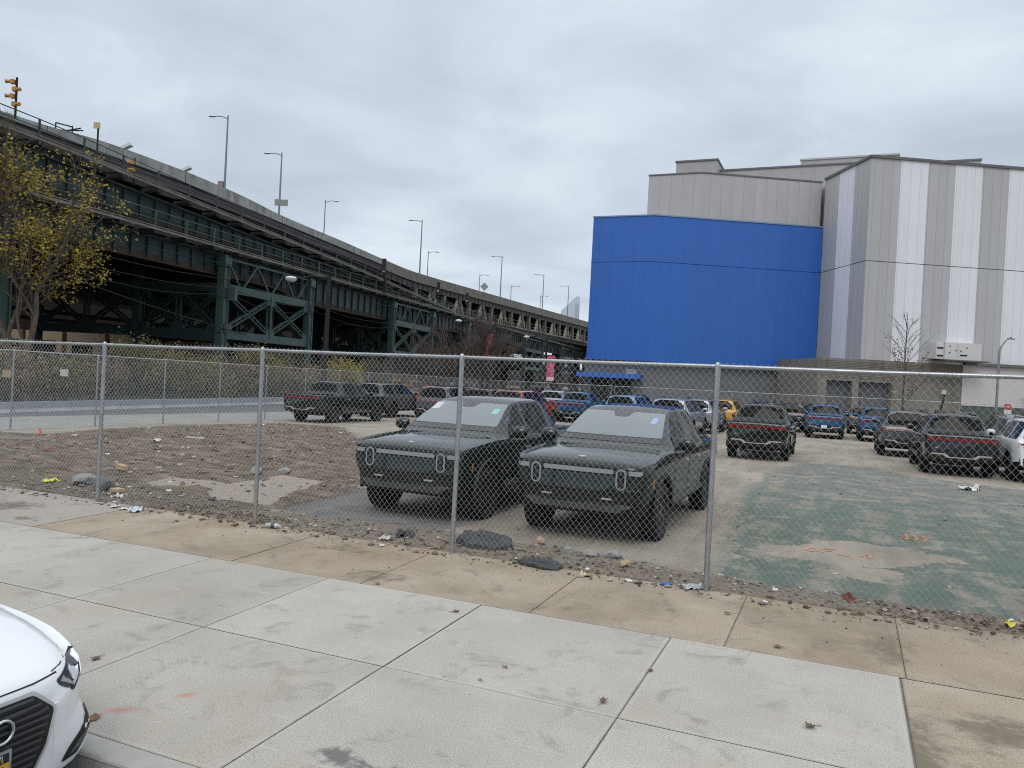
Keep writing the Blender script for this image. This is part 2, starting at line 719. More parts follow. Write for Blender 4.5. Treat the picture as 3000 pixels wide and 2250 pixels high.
def make_truck(kind):
    """kind 'pickup' or 'suv'; local axes: x forward, y to its left, origin on the ground below its middle"""
    suv = kind == 'suv'
    hl = 2.55 if suv else 2.755           # half length
    fx = hl - .90                         # front axle
    rx = fx - (3.075 if suv else 3.45)    # rear axle
    a = hl - 2.755                        # shift of the front end
    tail = -hl
    zt = [(hl, 1.075), (hl - .025, 1.115), (hl - .09, 1.152), (hl - .3, 1.19), (hl - .75, 1.235), (1.50 + a, 1.275), (1.38 + a, 1.30), (1.2 + a, 1.42), (.6 + a, 1.745), (.42 + a, 1.815), (.2 + a, 1.85), (-.3 + a, 1.872)]
    wt = [(hl, .74), (hl - .025, .80), (hl - .09, .86), (hl - .3, .90), (hl - .75, .925), (1.50 + a, .93), (1.38 + a, .90), (1.2 + a, .85), (.6 + a, .715), (.2 + a, .69)]
    wb = [(hl, .80), (hl - .025, .875), (hl - .09, .93), (hl - .3, .975), (hl - .75, .99), (.5, 1.0), (-.9, 1.0)]
    zb = [(hl, 1.045), (hl - .09, 1.10), (hl - .3, 1.135), (1.45 + a, 1.20), (0, 1.215)]
    cr = [(hl, .03), (hl - .3, .045), (1.5 + a, .045), (1.2 + a, .04), (.2 + a, .05)]
    if suv:
        zt += [(-1.2, 1.86), (tail + .42, 1.83), (tail + .30, 1.79), (tail + .22, 1.66), (tail + .07, 1.26), (tail + .04, 1.16), (tail, 1.12)]
        wt += [(-1.2, .69), (tail + .42, .685), (tail + .30, .70), (tail + .22, .74), (tail + .07, .85), (tail + .04, .88), (tail, .84)]
        wb += [(tail + .6, .995), (tail + .25, .96), (tail + .07, .92), (tail, .88)]
        zb += [(tail + .3, 1.22), (tail + .07, 1.19), (tail, 1.08)]
        cr += [(tail + .3, .05), (tail + .07, .05), (tail, .03)]
    else:
        zt += [(-.8, 1.865), (-1.0, 1.835), (-1.06, 1.79), (-1.30, 1.40), (-1.36, 1.315), (-1.42, 1.29), (-2.5, 1.275), (-2.68, 1.265), (-2.74, 1.245), (-2.755, 1.215)]
        wt += [(-.8, .69), (-1.0, .70), (-1.06, .71), (-1.30, .84), (-1.36, .90), (-1.42, .95), (-2.5, .95), (-2.68, .93), (-2.74, .91), (-2.755, .885)]
        wb += [(-2.4, .995), (-2.6, .98), (-2.7, .95), (-2.755, .915)]
        zb += [(-1.3, 1.225), (-2.6, 1.225), (-2.755, 1.18)]
        cr += [(-1.0, .05), (-1.42, .035), (-2.755, .03)]
    wl = [(hl, .72), (hl - .09, .84), (hl - .3, .93), (hl - .8, .985), (tail + .6, .985), (tail + .15, .93), (tail, .86)]
    z0 = [(hl, .50), (hl - .1, .44), (hl - .5, .40), (0, .38), (tail + .5, .44), (tail, .50)]
    st = sorted(set([round(t[0], 3) for t in zt] + [round(hl - .012, 3), hl - .05, hl - .16, hl - .5, hl - 1.0, hl - 1.15, 1.0 + a, .8 + a, .5 + a, 0, -.5, -.7, tail + .012, tail + .03, tail + .12, tail + .18, tail + .5, tail + .8, tail + 1.1]), reverse=True)
    T = dict(zt=zt, wt=wt, wb=wb, zb=zb, wl=wl, z0=z0, crown=cr)
    me = loft_body(T, st, (fx, rx))
    root = thing('parked_suv' if suv else 'pickup_truck', None, None)
    obj('body', me, root)
    K = Skin(me)

    def part(name, mats, draw, smooth=38):
        mb = MB()
        draw(mb)
        return mb.build(name, mats, root, smooth)

    # front: light bar, stadium lamps, bumper pieces
    def bar(mb):
        K.decal(mb, rrect(-.50, .50, .985, 1.045, .012), 'front', .006)
        for s_ in (-1, 1):
            K.decal(mb, [(s_ * .715, .985), (s_ * .86, .985), (s_ * .90, 1.01), (s_ * .885, 1.045), (s_ * .715, 1.045)], 'front', .006)
    part('light_bar', LENS, bar)
    part('bar_surround', TRIM, lambda mb: K.decal(mb, rrect(-.915, .915, .965, 1.064, .02), 'front', .003))
    for s_ in (-1, 1):
        mb = MB()
        K.decal(mb, stadium(s_ * .61, .92, .145, .285), 'front', .010)
        h = mb.build('headlight', LENS, root, 38)
        mb = MB()
        K.decal(mb, stadium(s_ * .61, .92, .098, .236), 'front', .014)
        c = mb.build('lamp_inside', LAMPIN, h, 38)
        mb = MB()
        for zz in (.985, .925, .865):
            p = K.hit(s_ * .61, zz, 'front')
            mb.lathe([(0, .022), (.010, .018), (.013, .0)], 12, 'x', p + Vector((.012, 0, 0)))
        mb.build('lamp_lens', RIM, h, 40)
    part('front_skid_plate', SKID, lambda mb: K.decal(mb, [(-.78, .575), (-.60, .59), (-.50, .56), (.50, .56), (.60, .59), (.78, .575), (.60, .485), (-.60, .485)], 'front', .022))
    part('front_bumper', TRIM, lambda mb: (K.decal(mb, [(-.93, .74), (.93, .74), (.88, .60), (-.88, .60)], 'front', .006), K.line(mb, [(-.95, .755), (-.6, .745), (.6, .745), (.95, .755)], 'front', .012, .012)))
    for s_ in (-1, 1):
        part('tow_hook', CHROME, lambda mb: K.decal(mb, rrect(s_ * .43 - .075, s_ * .43 + .075, .638, .662, .011), 'front', .03))
        part('side_marker', AMBER, lambda mb: K.decal(mb, [(fx + .56, .80), (fx + .60, .80), (fx + .585, .93), (fx + .55, .93)], 'left' if s_ > 0 else 'right', .004))
    tm = text_mesh('RIVIAN', .058, .004, DARKLET, 1.5, .28)
    p = K.hit(.74, .785, 'front')
    o = obj('lettering', tm, root)
    p2 = K.hit(.88, .785, 'front')
    ang = math.atan2(p2.x - p.x, .18)
    o.location = p + Vector((.012, 0, 0))
    o.rotation_euler = (0, 0, R(90) - ang * .0 - math.atan2(p.x - p2.x, .18) * -1)
    # bonnet badge, panel seams
    q = K.bvh.ray_cast(Vector((hl - .16, 0, 3)), Vector((0, 0, -1)))[0]
    mb = MB()
    mb.prism([(.035, 0), (.012, .052), (-.012, .052), (-.035, 0), (-.012, -.052), (.012, -.052)], lambda a_, t: Vector((q.x + a_[0], a_[1], q.z + .002 + t + a_[0] * -.2)), 0, .010)
    mb.build('badge', CHROME, root)

    def seams(mb):
        for v_, s_ in (('left', 1), ('right', -1)):
            zt1 = 1.235
            K.line(mb, [(1.24 + a, .56), (1.20 + a, 1.0), (1.19 + a, 1.19)], v_, .012)
            K.line(mb, [(.20 + a, .56), (.18 + a, zt1)], v_, .012)
            e = -.86 + a if not suv else -.95 + a
            K.line(mb, [(e + .25, .56), (e + .1, .9), (e, 1.0), (e, zt1)], v_, .012)
            K.line(mb, [(hl - .42, 1.12), (hl - .8, 1.17), (1.3 + a, 1.215)], v_, .012)
    part('door_seam', TRIM, seams)
    part('bonnet_seam', TRIM, lambda mb: K.line(mb, [(-.86, 1.085), (-.5, 1.092), (.5, 1.092), (.86, 1.085)], 'front', .010))
    for s_, v_ in ((1, 'left'), (-1, 'right')):
        for xx in (.36 + a, -.66 + a):
            part('door_handle', SATIN, lambda mb: K.decal(mb, rrect(xx - .09, xx + .09, 1.045, 1.075, .012), v_, .014))
        part('rocker_panel', SKID, lambda mb: K.decal(mb, [(fx - .56, .47), (fx - .60, .56), (rx + .58, .56), (rx + .54, .47)], v_, .022))
    # glass
    part('windscreen_border', FRIT, lambda mb: K.decal(mb, roundpoly([(-.86, 1.325), (.86, 1.325), (.70, 1.795), (-.70, 1.795)], .05), 'front', .004))
    ws = part('windscreen', SCREEN, lambda mb: K.decal(mb, roundpoly([(-.775, 1.40), (.775, 1.40), (.655, 1.752), (.17, 1.757), (.11, 1.675), (-.11, 1.675), (-.17, 1.757), (-.655, 1.752)], .035), 'front', .007))
    for s_, v_ in ((1, 'left'), (-1, 'right')):
        wins = [[(1.06 + a, 1.27), (.70 + a, 1.55), (.42 + a, 1.735), (.23 + a, 1.775), (.23 + a, 1.27)]]
        if suv:
            wins += [[(.14 + a, 1.27), (.14 + a, 1.785), (-.86 + a, 1.79), (-.80 + a, 1.27)], [(-.92 + a, 1.27), (-.98 + a, 1.79), (tail + .52, 1.77), (tail + .40, 1.68), (tail + .36, 1.27)]]
        else:
            wins += [[(.14 + a, 1.27), (.14 + a, 1.785), (-.62, 1.785), (-.78, 1.72), (-.86, 1.27)]]
        for w_ in wins:
            part('side_window', GLASS, lambda mb: K.decal(mb, roundpoly(w_, .06), v_, .004))
    if suv:
        part('rear_window', GLASS, lambda mb: K.decal(mb, roundpoly([(-.82, 1.30), (.82, 1.30), (.70, 1.78), (-.70, 1.78)], .05), 'rear', .005))
        part('roof_rail', TRIM, lambda mb: [mb.tube([(.3 + a, s_ * .63, 1.83), (.15 + a, s_ * .63, 1.895), (-1.4, s_ * .63, 1.90), (-1.6, s_ * .63, 1.85)], .018, 6) for s_ in (-1, 1)])
        zt_, zl = 1.12, .985
    else:
        part('rear_window', GLASS, lambda mb: K.decal(mb, roundpoly([(-.80, 1.40), (.80, 1.40), (.69, 1.79), (-.69, 1.79)], .05), 'rear', .005))
        part('tailgate_seam', TRIM, lambda mb: (K.line(mb, [(-.80, .76), (-.82, 1.19)], 'rear', .012), K.line(mb, [(.80, .76), (.82, 1.19)], 'rear', .012), K.line(mb, [(-.82, .76), (.82, .76)], 'rear', .012)))
        part('bed_cover', TRIM, lambda mb: mb.prism(rrect(-2.62, -1.45, -.80, .80, .05), lambda p_, t: Vector((p_[0], p_[1], t)), 1.26, 1.297))
        zt_, zl = 1.13, .985
    part('antenna', TRIM, lambda mb: mb.prism([(.0, 0), (.09, 0), (.02, .06), (0, .06)], lambda p_, t: Vector(((tail + .55 if suv else -.72) + p_[0], t, 1.85 + p_[1])), -.015, .015))
    part('tail_light', REDLENS, lambda mb: K.decal(mb, roundpoly([(-.92, zt_ - .065), (-.5, zt_ - .042), (.5, zt_ - .042), (.92, zt_ - .065), (.92, zt_ + .056), (.5, zt_ + .040), (-.5, zt_ + .040), (-.92, zt_ + .056)], .012), 'rear', .008))
    tm = text_mesh('RIVIAN', .105, .004, DARKLET, 2.0, .72)
    h = K.hit(0, zl, 'rear')
    o = obj('lettering', tm, root)
    o.location = h + Vector((-.006, 0, 0))
    o.rotation_euler = (0, 0, R(-90))
    p = K.hit(.66, .87, 'rear')
    mb = MB()
    mb.box(p + Vector((-.006, 0, 0)), (.01, .07, .04))
    mb.build('badge', CHROME, root)
    # rear bumper: black with bright brackets
    part('rear_bumper', TRIM, lambda mb: K.decal(mb, [(-.9, .74), (.9, .74), (.84, .52), (-.84, .52)], 'rear', .012))

    def brack(mb):
        for s_ in (-1, 1):
            K.decal(mb, [(s_ * .80, .665), (s_ * .80, .705), (s_ * .44, .705), (s_ * .32, .63), (s_ * .32, .585), (s_ * .38, .585), (s_ * .50, .665)], 'rear', .03)
        K.decal(mb, [(-.32, .585), (.32, .585), (.32, .61), (-.32, .61)], 'rear', .028)
    part('bumper_trim', SATIN, brack)
    part('fog_light', REDLENS, lambda mb: [K.decal(mb, rrect(s_ * .62 - .10, s_ * .62 + .10, .625, .652, .01), 'rear', .022) for s_ in (-1, 1)])
    for s_ in (-1, 1):
        mirror_part(root, s_, 1.02 + a, 1.27, .90)
        for wx in (fx, rx):
            arch_part(root, s_, wx, 1.0)
            w_ = obj('wheel', TYRE_ME, root)
            w_.location = (wx, s_ * .865, .405)
            if s_ < 0:
                w_.rotation_euler = (0, 0, math.pi)
            w_.rotation_euler.y = rnd.uniform(0, 3)
            rr = obj('rim', RIM_ME, w_)
    mb = MB()
    mb.box((0, 0, .42), (hl * 2 - 1.0, 1.3, .16))
    for wx in (fx, rx):
        mb.beam((wx, -.8, .40), (wx, .8, .40), .12, .12)
    mb.build('undercarriage', TRIM, root)
    remember(root)
    return root
# ---------------------------------------------------------------- ground
def fbm(x, y, s, oct=4):
    return noise.fractal(Vector((x * s, y * s, 3.7)), 1.0, 2.0, oct)


def sstep(a, b, x):
    t = max(0, min(1, (x - a) / (b - a)))
    return t * t * (3 - 2 * t)


def inpoly(p, poly):
    """signed distance-like value: positive inside (metres from the outline)"""
    x, y = p
    ins = False
    dm = 1e9
    n = len(poly)
    for i in range(n):
        x1, y1 = poly[i]
        x2, y2 = poly[(i + 1) % n]
        if (y1 > y) != (y2 > y) and x < (x2 - x1) * (y - y1) / (y2 - y1) + x1:
            ins = not ins
        dx, dy = x2 - x1, y2 - y1
        t = max(0, min(1, ((x - x1) * dx + (y - y1) * dy) / (dx * dx + dy * dy + 1e-9)))
        dm = min(dm, math.hypot(x - x1 - t * dx, y - y1 - t * dy))
    return dm if ins else -dm


DIRT = [(-13.5, .25), (1.6, .25), (2.6, 1.3), (2.2, 3.6), (.8, 6.5), (-1.5, 9.5), (-4.5, 13.5), (-8.5, 18.2), (-11.2, 18.0), (-11.9, 13.6), (-11.6, 9.8), (-10.6, 6.8), (-13.5, 6.0)]
EDGE = [(-13, -.25), (14, -.25), (14, .55), (9.5, .62), (7.5, 1.0), (5.5, 1.1), (3.0, .9), (1.5, 1.0), (-13, 1.2)]
SAND1 = [(-.5, 1.25), (-.9, 2.3), (.2, 2.5), (.5, 3.6), (1.3, 4.0), (1.75, 2.6), (2.15, 1.3), (1.3, 1.0), (.6, 1.7)]
GREEN = [(8.9, .3), (9.15, 1.6), (8.8, 5), (8.45, 9), (8.6, 16), (9.3, 19), (11.3, 19.5), (12.5, 17), (15.5, 15.3), (60, 14), (60, .2), (12, .2)]
PAD = [(1.8, 1.2), (2.0, 3.6), (2.4, 5.2), (5.4, 5.2), (5.4, 1.1), (3.6, .9)]
BARE1 = [(10.0, 3.55), (10.6, 4.3), (11.5, 4.2), (12.1, 3.6), (11.6, 3.1), (11.2, 2.6), (10.9, 1.5), (10.3, 1.7), (10.2, 2.4), (9.6, 2.5), (9.4, 3.1)]


def mound(u, v):
    d = inpoly((u, v), DIRT)
    k = sstep(-.3, 2.2, d)
    h = k * (.10 + .10 * fbm(u, v, .32, 3) + .05 * fbm(u, v * 2.2, 1.3, 3) + .045 * fbm(u * .6 + 5, v * 1.7, 3.6, 3))
    e = sstep(-.25, .3, inpoly((u, v), EDGE))
    h += e * (.03 + .03 * fbm(u, v, 2.2, 3)) * sstep(-.05, .35, v) + .006 * (1 - sstep(0, .5, v)) - .03 * (1 - sstep(-.02, .10, v))
    return h


def lot_z(u, v):
    return zg(u, v) + mound(u, v) if -14 < u < 16 and v < 21 else zg(u, v)


def lines(segs):
    out = []
    for a, b, st in segs:
        n = max(1, round((b - a) / st))
        out += [a + (b - a) * i / n for i in range(n)]
    out.append(segs[-1][1])
    return out


def grid_sheet(name, us, vs, zf, mat, attrs=None, smooth=True):
    verts = [W(u, v, zf(u, v)) for v in vs for u in us]
    n = len(us)
    fs = [(j * n + i, j * n + i + 1, (j + 1) * n + i + 1, (j + 1) * n + i) for j in range(len(vs) - 1) for i in range(n - 1)]
    me = bpy.data.meshes.new(name)
    me.from_pydata([tuple(p) for p in verts], [], fs)
    me.materials.append(mat)
    uvl = me.uv_layers.new(name='UVMap')
    flat = [(u, v) for v in vs for u in us]
    buf = []
    for f in fs:
        for i in f:
            buf += flat[i]
    uvl.data.foreach_set('uv', buf)
    for an, fnc in (attrs or {}).items():
        at = me.attributes.new(an, 'FLOAT', 'POINT')
        at.data.foreach_set('value', [fnc(u, v) for (u, v) in flat])
    if smooth:
        me.polygons.foreach_set('use_smooth', [True] * len(fs))
    me.update()
    return structure(obj(name, me))


def attr(nt, name):
    n = nt.nodes.new('ShaderNodeAttribute')
    n.attribute_name = name
    return n.outputs['Fac']


def mask(nt, a, nz, amp, lo=.47, hi=.53):
    """an attribute edge broken up by noise"""
    x = math_node(nt, 'MULTIPLY_ADD', math_node(nt, 'SUBTRACT', nz, .5), amp, a)
    n = nt.nodes.new('ShaderNodeMapRange')
    n.interpolation_type = 'SMOOTHSTEP'
    nt.links.new(x, n.inputs[0])
    n.inputs[1].default_value = lo
    n.inputs[2].default_value = hi
    return n.outputs[0]


def lot_material():
    m, nt, b = newmat('lot_surface')
    uv = coords(nt, 'UV')
    big = noise_node(nt, .35, 8, .62, uv).outputs[0]
    mid = noise_node(nt, 1.6, 8, .65, uv, .6).outputs[0]
    fine = noise_node(nt, 14, 6, .7, uv).outputs[0]
    grit = noise_node(nt, 60, 3, .7, uv).outputs[0]
    vor = node(nt, 'ShaderNodeTexVoronoi', Scale=11.0)
    nt.links.new(uv, vor.inputs['Vector'])
    streak = noise_node(nt, 1.0, 7, .7, stretch(nt, uv, (2.6, .35, 1)), .4).outputs[0]
    # dusty old concrete
    conc = ramp(nt, big, [(.3, (.245, .208, .165)), (.52, (.35, .305, .25)), (.72, (.43, .385, .325))])
    conc = mixc(nt, math_node(nt, 'MULTIPLY', ramp(nt, streak, [(.45, (0, 0, 0)), (.62, (1, 1, 1))]), .55), conc, (.19, .165, .135))
    conc = mixc(nt, math_node(nt, 'MULTIPLY', ramp(nt, fine, [(.55, (0, 0, 0)), (.7, (1, 1, 1))]), .35), conc, (.12, .105, .088))
    col = conc
    # wheel-worn grey pad under the trucks
    pad = mask(nt, attr(nt, 'pad'), mid, 1.0)
    col = mixc(nt, math_node(nt, 'MULTIPLY', pad, .9), col, ramp(nt, mid, [(.35, (.12, .12, .118)), (.65, (.21, .205, .195))]))
    # green court paint, worn through
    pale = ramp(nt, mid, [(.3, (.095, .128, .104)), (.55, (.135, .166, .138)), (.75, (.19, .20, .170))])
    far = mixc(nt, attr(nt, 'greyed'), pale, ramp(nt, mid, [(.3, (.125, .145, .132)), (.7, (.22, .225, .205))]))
    worn = ramp(nt, math_node(nt, 'ADD', math_node(nt, 'MULTIPLY', streak, .45), math_node(nt, 'ADD', math_node(nt, 'MULTIPLY', mid, .33), math_node(nt, 'MULTIPLY', fine, .22))), [(.50, (1, 1, 1)), (.56, (0, 0, 0))])
    g = mask(nt, attr(nt, 'green'), math_node(nt, 'ADD', math_node(nt, 'MULTIPLY', mid, .6), math_node(nt, 'MULTIPLY', fine, .4)), 2.0)
    g = math_node(nt, 'MULTIPLY', g, mixc(nt, .88, (1, 1, 1), worn))
    bare = mask(nt, attr(nt, 'bare'), math_node(nt, 'ADD', math_node(nt, 'MULTIPLY', mid, .65), math_node(nt, 'MULTIPLY', fine, .35)), 3.4, .5, .56)
    g = math_node(nt, 'MULTIPLY', g, math_node(nt, 'SUBTRACT', 1.0, bare))
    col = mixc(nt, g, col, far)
    # dirt
    dcol = ramp(nt, mid, [(.3, (.10, .074, .053)), (.5, (.215, .166, .122)), (.7, (.33, .265, .203))])
    dcol = mixc(nt, ramp(nt, grit, [(.56, (0, 0, 0)), (.66, (.8, .8, .8))]), dcol, (.28, .24, .20))
    dcol = mixc(nt, ramp(nt, vor.outputs['Distance'], [(.10, (.75, .75, .75)), (.2, (0, 0, 0))]), dcol, ramp(nt, fine, [(.4, (.08, .065, .052)), (.62, (.36, .32, .28))]))
    d = mask(nt, attr(nt, 'dirt'), math_node(nt, 'ADD', math_node(nt, 'MULTIPLY', mid, .6), math_node(nt, 'MULTIPLY', fine, .4)), 2.2, .42, .56)
    ridge = noise_node(nt, 2.4, 8, .72, stretch(nt, uv, (.45, 2.2, 1)), .5).outputs[0]
    dcol = mixc(nt, ramp(nt, ridge, [(.40, (.75, .75, .75)), (.52, (0, 0, 0))]), dcol, (.062, .046, .034))
    dcol = mixc(nt, ramp(nt, ridge, [(.58, (0, 0, 0)), (.70, (.6, .6, .6))]), dcol, (.36, .30, .235))
    col = mixc(nt, d, col, dcol)
    e = mask(nt, attr(nt, 'edge'), fine, 1.2, .35, .7)
    ecol = ramp(nt, fine, [(.3, (.085, .068, .05)), (.5, (.18, .148, .113)), (.72, (.33, .285, .23))])
    col = mixc(nt, math_node(nt, 'MULTIPLY', e, .85), col, ecol)
    s = mask(nt, attr(nt, 'sand'), mid, .9)
    col = mixc(nt, s, col, ramp(nt, fine, [(.3, (.34, .285, .235)), (.7, (.47, .41, .35))]))
    nt.links.new(col, b.inputs['Base Color'])
    b.inputs['Roughness'].default_value = .93
    b.inputs['Specular IOR Level'].default_value = .25
    h = math_node(nt, 'ADD', math_node(nt, 'MULTIPLY', math_node(nt, 'ADD', fine, ridge), math_node(nt, 'MULTIPLY_ADD', d, 1.6, .2)), math_node(nt, 'MULTIPLY', grit, .35))
    bump(nt, b, h, .7, .08)
    return m


PA = dict(
    dirt=lambda u, v: sstep(-1.0, 1.0, inpoly((u, v), DIRT)) if -15 < u < 6 and v < 22 else 0,
    edge=lambda u, v: sstep(-.45, .45, inpoly((u, v), EDGE)) if v < 2.2 else 0,
    sand=lambda u, v: sstep(-.5, .5, inpoly((u, v), SAND1)) if -2 < u < 4 and v < 6 else 0,
    green=lambda u, v: sstep(-1.1, 1.1, inpoly((u, v), GREEN)) if u > 6 and v < 23 else 0,
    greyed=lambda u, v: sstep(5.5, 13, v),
    bare=lambda u, v: sstep(-.35, .35, inpoly((u, v), BARE1)) if 8 < u < 14 and v < 6 else 0,
    pad=lambda u, v: sstep(-.8, .8, inpoly((u, v), PAD)) if 0 < u < 8 and v < 8 else 0)
US = lines([(-12.6, -11, .3), (-11, 4, .11), (4, 15, .16), (15, 48, 1.2)])
VS = lines([(-.02, 2, .10), (2, 12, .14), (12, 20, .25), (20, 80, 1.5)])
grid_sheet('lot_ground', US, VS, lot_z, lot_material(), PA)


def asphalt(name, a=(.10, .105, .11), b_=(.17, .172, .175), sc=.5):
    m, nt, b = newmat(name)
    vec = coords(nt)
    n1 = noise_node(nt, sc, 8, .6, vec).outputs[0]
    n2 = noise_node(nt, 45, 4, .7, vec).outputs[0]
    col = ramp(nt, n1, [(.3, a), (.7, b_)])
    col = mixc(nt, ramp(nt, n2, [(.45, (0, 0, 0)), (.7, (.5, .5, .5))]), col, tuple(min(1, c * 1.7) for c in b_))
    nt.links.new(col, b.inputs['Base Color'])
    b.inputs['Roughness'].default_value = .85
    bump(nt, b, n2, .4, .02)
    return m


ASPH = asphalt('street_asphalt', (.075, .08, .085), (.125, .13, .135))
mb = MB()
G = -.62
mb.add([(-3000, -3000, G), (3000, -3000, G), (3000, 3000, G), (-3000, 3000, G)], [(0, 1, 2, 3)])
structure(mb.build('ground', M('far_ground', (.16, .15, .135), .95, 0, (.24, .22, .2), .05)))
# the side street beyond the left fence, with its walk
grid_sheet('side_street', [-120, -60, -40, -17.5], lines([(-4.0, 60, 4), (60, 300, 40)]), lambda u, v: zg(u, v) - .14, ASPH)
WALK = M('walk_concrete', (.24, .235, .22), .9, 0, (.31, .305, .29), 1.2, .2, 30)
mb = MB()
for a in range(-4, 80, 2):
    vs_ = [W(u, v, zg(u, v) + dz) for dz in (-.2, -.003) for v in (a + .01, a + 1.99) for u in (-17.45, -12.58)]
    mb.add(vs_, [(0, 2, 3, 1), (4, 5, 7, 6), (0, 1, 5, 4), (1, 3, 7, 5), (3, 2, 6, 7), (2, 0, 4, 6)])
structure(mb.build('side_pavement', WALK))


# ---- pavement in front of the fence
def slab_material(name, cols, grit_amt, stains, tool=.22, seamk=.5):
    m, nt, b = newmat(name)
    uv = coords(nt, 'UV')
    oi = nt.nodes.new('ShaderNodeAttribute')
    oi.attribute_name = 'tone'
    big = noise_node(nt, .9, 8, .62, uv, .3).outputs[0]
    blot = noise_node(nt, 2.2, 9, .72, uv, .8).outputs[0]
    grit = noise_node(nt, 90, 4, .75, uv).outputs[0]
    big2 = noise_node(nt, 7.0, 8, .7, uv, 1.0).outputs[0]
    scr = noise_node(nt, 2.5, 6, .7, stretch(nt, uv, (.5, 5, 1)), 1.2).outputs[0]
    x = math_node(nt, 'ADD', math_node(nt, 'MULTIPLY', big, .65), math_node(nt, 'MULTIPLY', oi.outputs['Fac'], .35))
    col = ramp(nt, x, [(.3, cols[0]), (.5, cols[1]), (.7, cols[2])])
    col = mixc(nt, ramp(nt, blot, [(.54, (0, 0, 0)), (.68, (.7, .7, .7))]), col, tuple(c * .62 for c in cols[0]))
    tan = noise_node(nt, .55, 6, .65, stretch(nt, uv, (1, 1.3, 1)), .6).outputs[0]
    col = mixc(nt, ramp(nt, tan, [(.52, (0, 0, 0)), (.66, (.5, .5, .5))]), col, (cols[1][0] * .98, cols[1][1] * .90, cols[1][2] * .78))
    col = mixc(nt, ramp(nt, scr, [(.60, (0, 0, 0)), (.70, (.35, .35, .35))]), col, tuple(min(1, c * 1.25) for c in cols[2]))
    col = mixc(nt, ramp(nt, grit, [(.36, (grit_amt,) * 3), (.5, (0, 0, 0))]), col, tuple(c * .45 for c in cols[0]))
    col = mixc(nt, ramp(nt, grit, [(.58, (0, 0, 0)), (.7, (grit_amt * .8,) * 3)]), col, tuple(min(1, c * 1.5) for c in cols[2]))
    spots = node(nt, 'ShaderNodeTexVoronoi', Scale=3.2)
    nt.links.new(uv, spots.inputs['Vector'])
    col = mixc(nt, ramp(nt, spots.outputs['Distance'], [(.018, (.8, .8, .8)), (.030, (0, 0, 0))]), col, (.05, .048, .045))
    lv = nt.nodes.new('ShaderNodeUVMap')
    lv.uv_map = 'local'
    ls = nt.nodes.new('ShaderNodeSeparateXYZ')
    nt.links.new(lv.outputs[0], ls.inputs[0])
    ex = math_node(nt, 'MINIMUM', ls.outputs[0], ls.outputs[1])
    ex = math_node(nt, 'MULTIPLY_ADD', math_node(nt, 'SUBTRACT', grit, .5), .02, ex)
    rim = ramp(nt, ex, [(.0, (.0, .0, .0)), (.012, (.55, .55, .55))])
    nt.nodes[-1].color_ramp.elements.new(.048).color = (.55, .55, .55, 1)
    nt.nodes[-1].color_ramp.elements.new(.062).color = (0, 0, 0, 1)
    for i_, (p_, k_) in enumerate(((0, 0), (.010, tool), (.030, tool), (.042, 0))):
        nt.nodes[-1].color_ramp.elements[i_].position = p_
        nt.nodes[-1].color_ramp.elements[i_].color = (k_, k_, k_, 1)
    col = mixc(nt, rim, col, tuple(min(1, c * 1.06) for c in cols[2]))
    seam = ramp(nt, math_node(nt, 'ADD', ex, math_node(nt, 'MULTIPLY', math_node(nt, 'SUBTRACT', blot, .5), .06)), [(.0, (seamk,) * 3), (.016, (0, 0, 0))])
    col = mixc(nt, seam, col, tuple(c * .5 for c in cols[0]))
    for (a, c_, amp, lo, hi) in stains:
        col = mixc(nt, mask(nt, attr(nt, a), math_node(nt, 'ADD', math_node(nt, 'MULTIPLY', blot, .55), math_node(nt, 'MULTIPLY', big2, .45)), amp, lo, hi), col, c_)
    nt.links.new(col, b.inputs['Base Color'])
    b.inputs['Roughness'].default_value = .9
    b.inputs['Specular IOR Level'].default_value = .3
    bump(nt, b, math_node(nt, 'ADD', math_node(nt, 'MULTIPLY', grit, .5), blot), .22, .02)
    return m


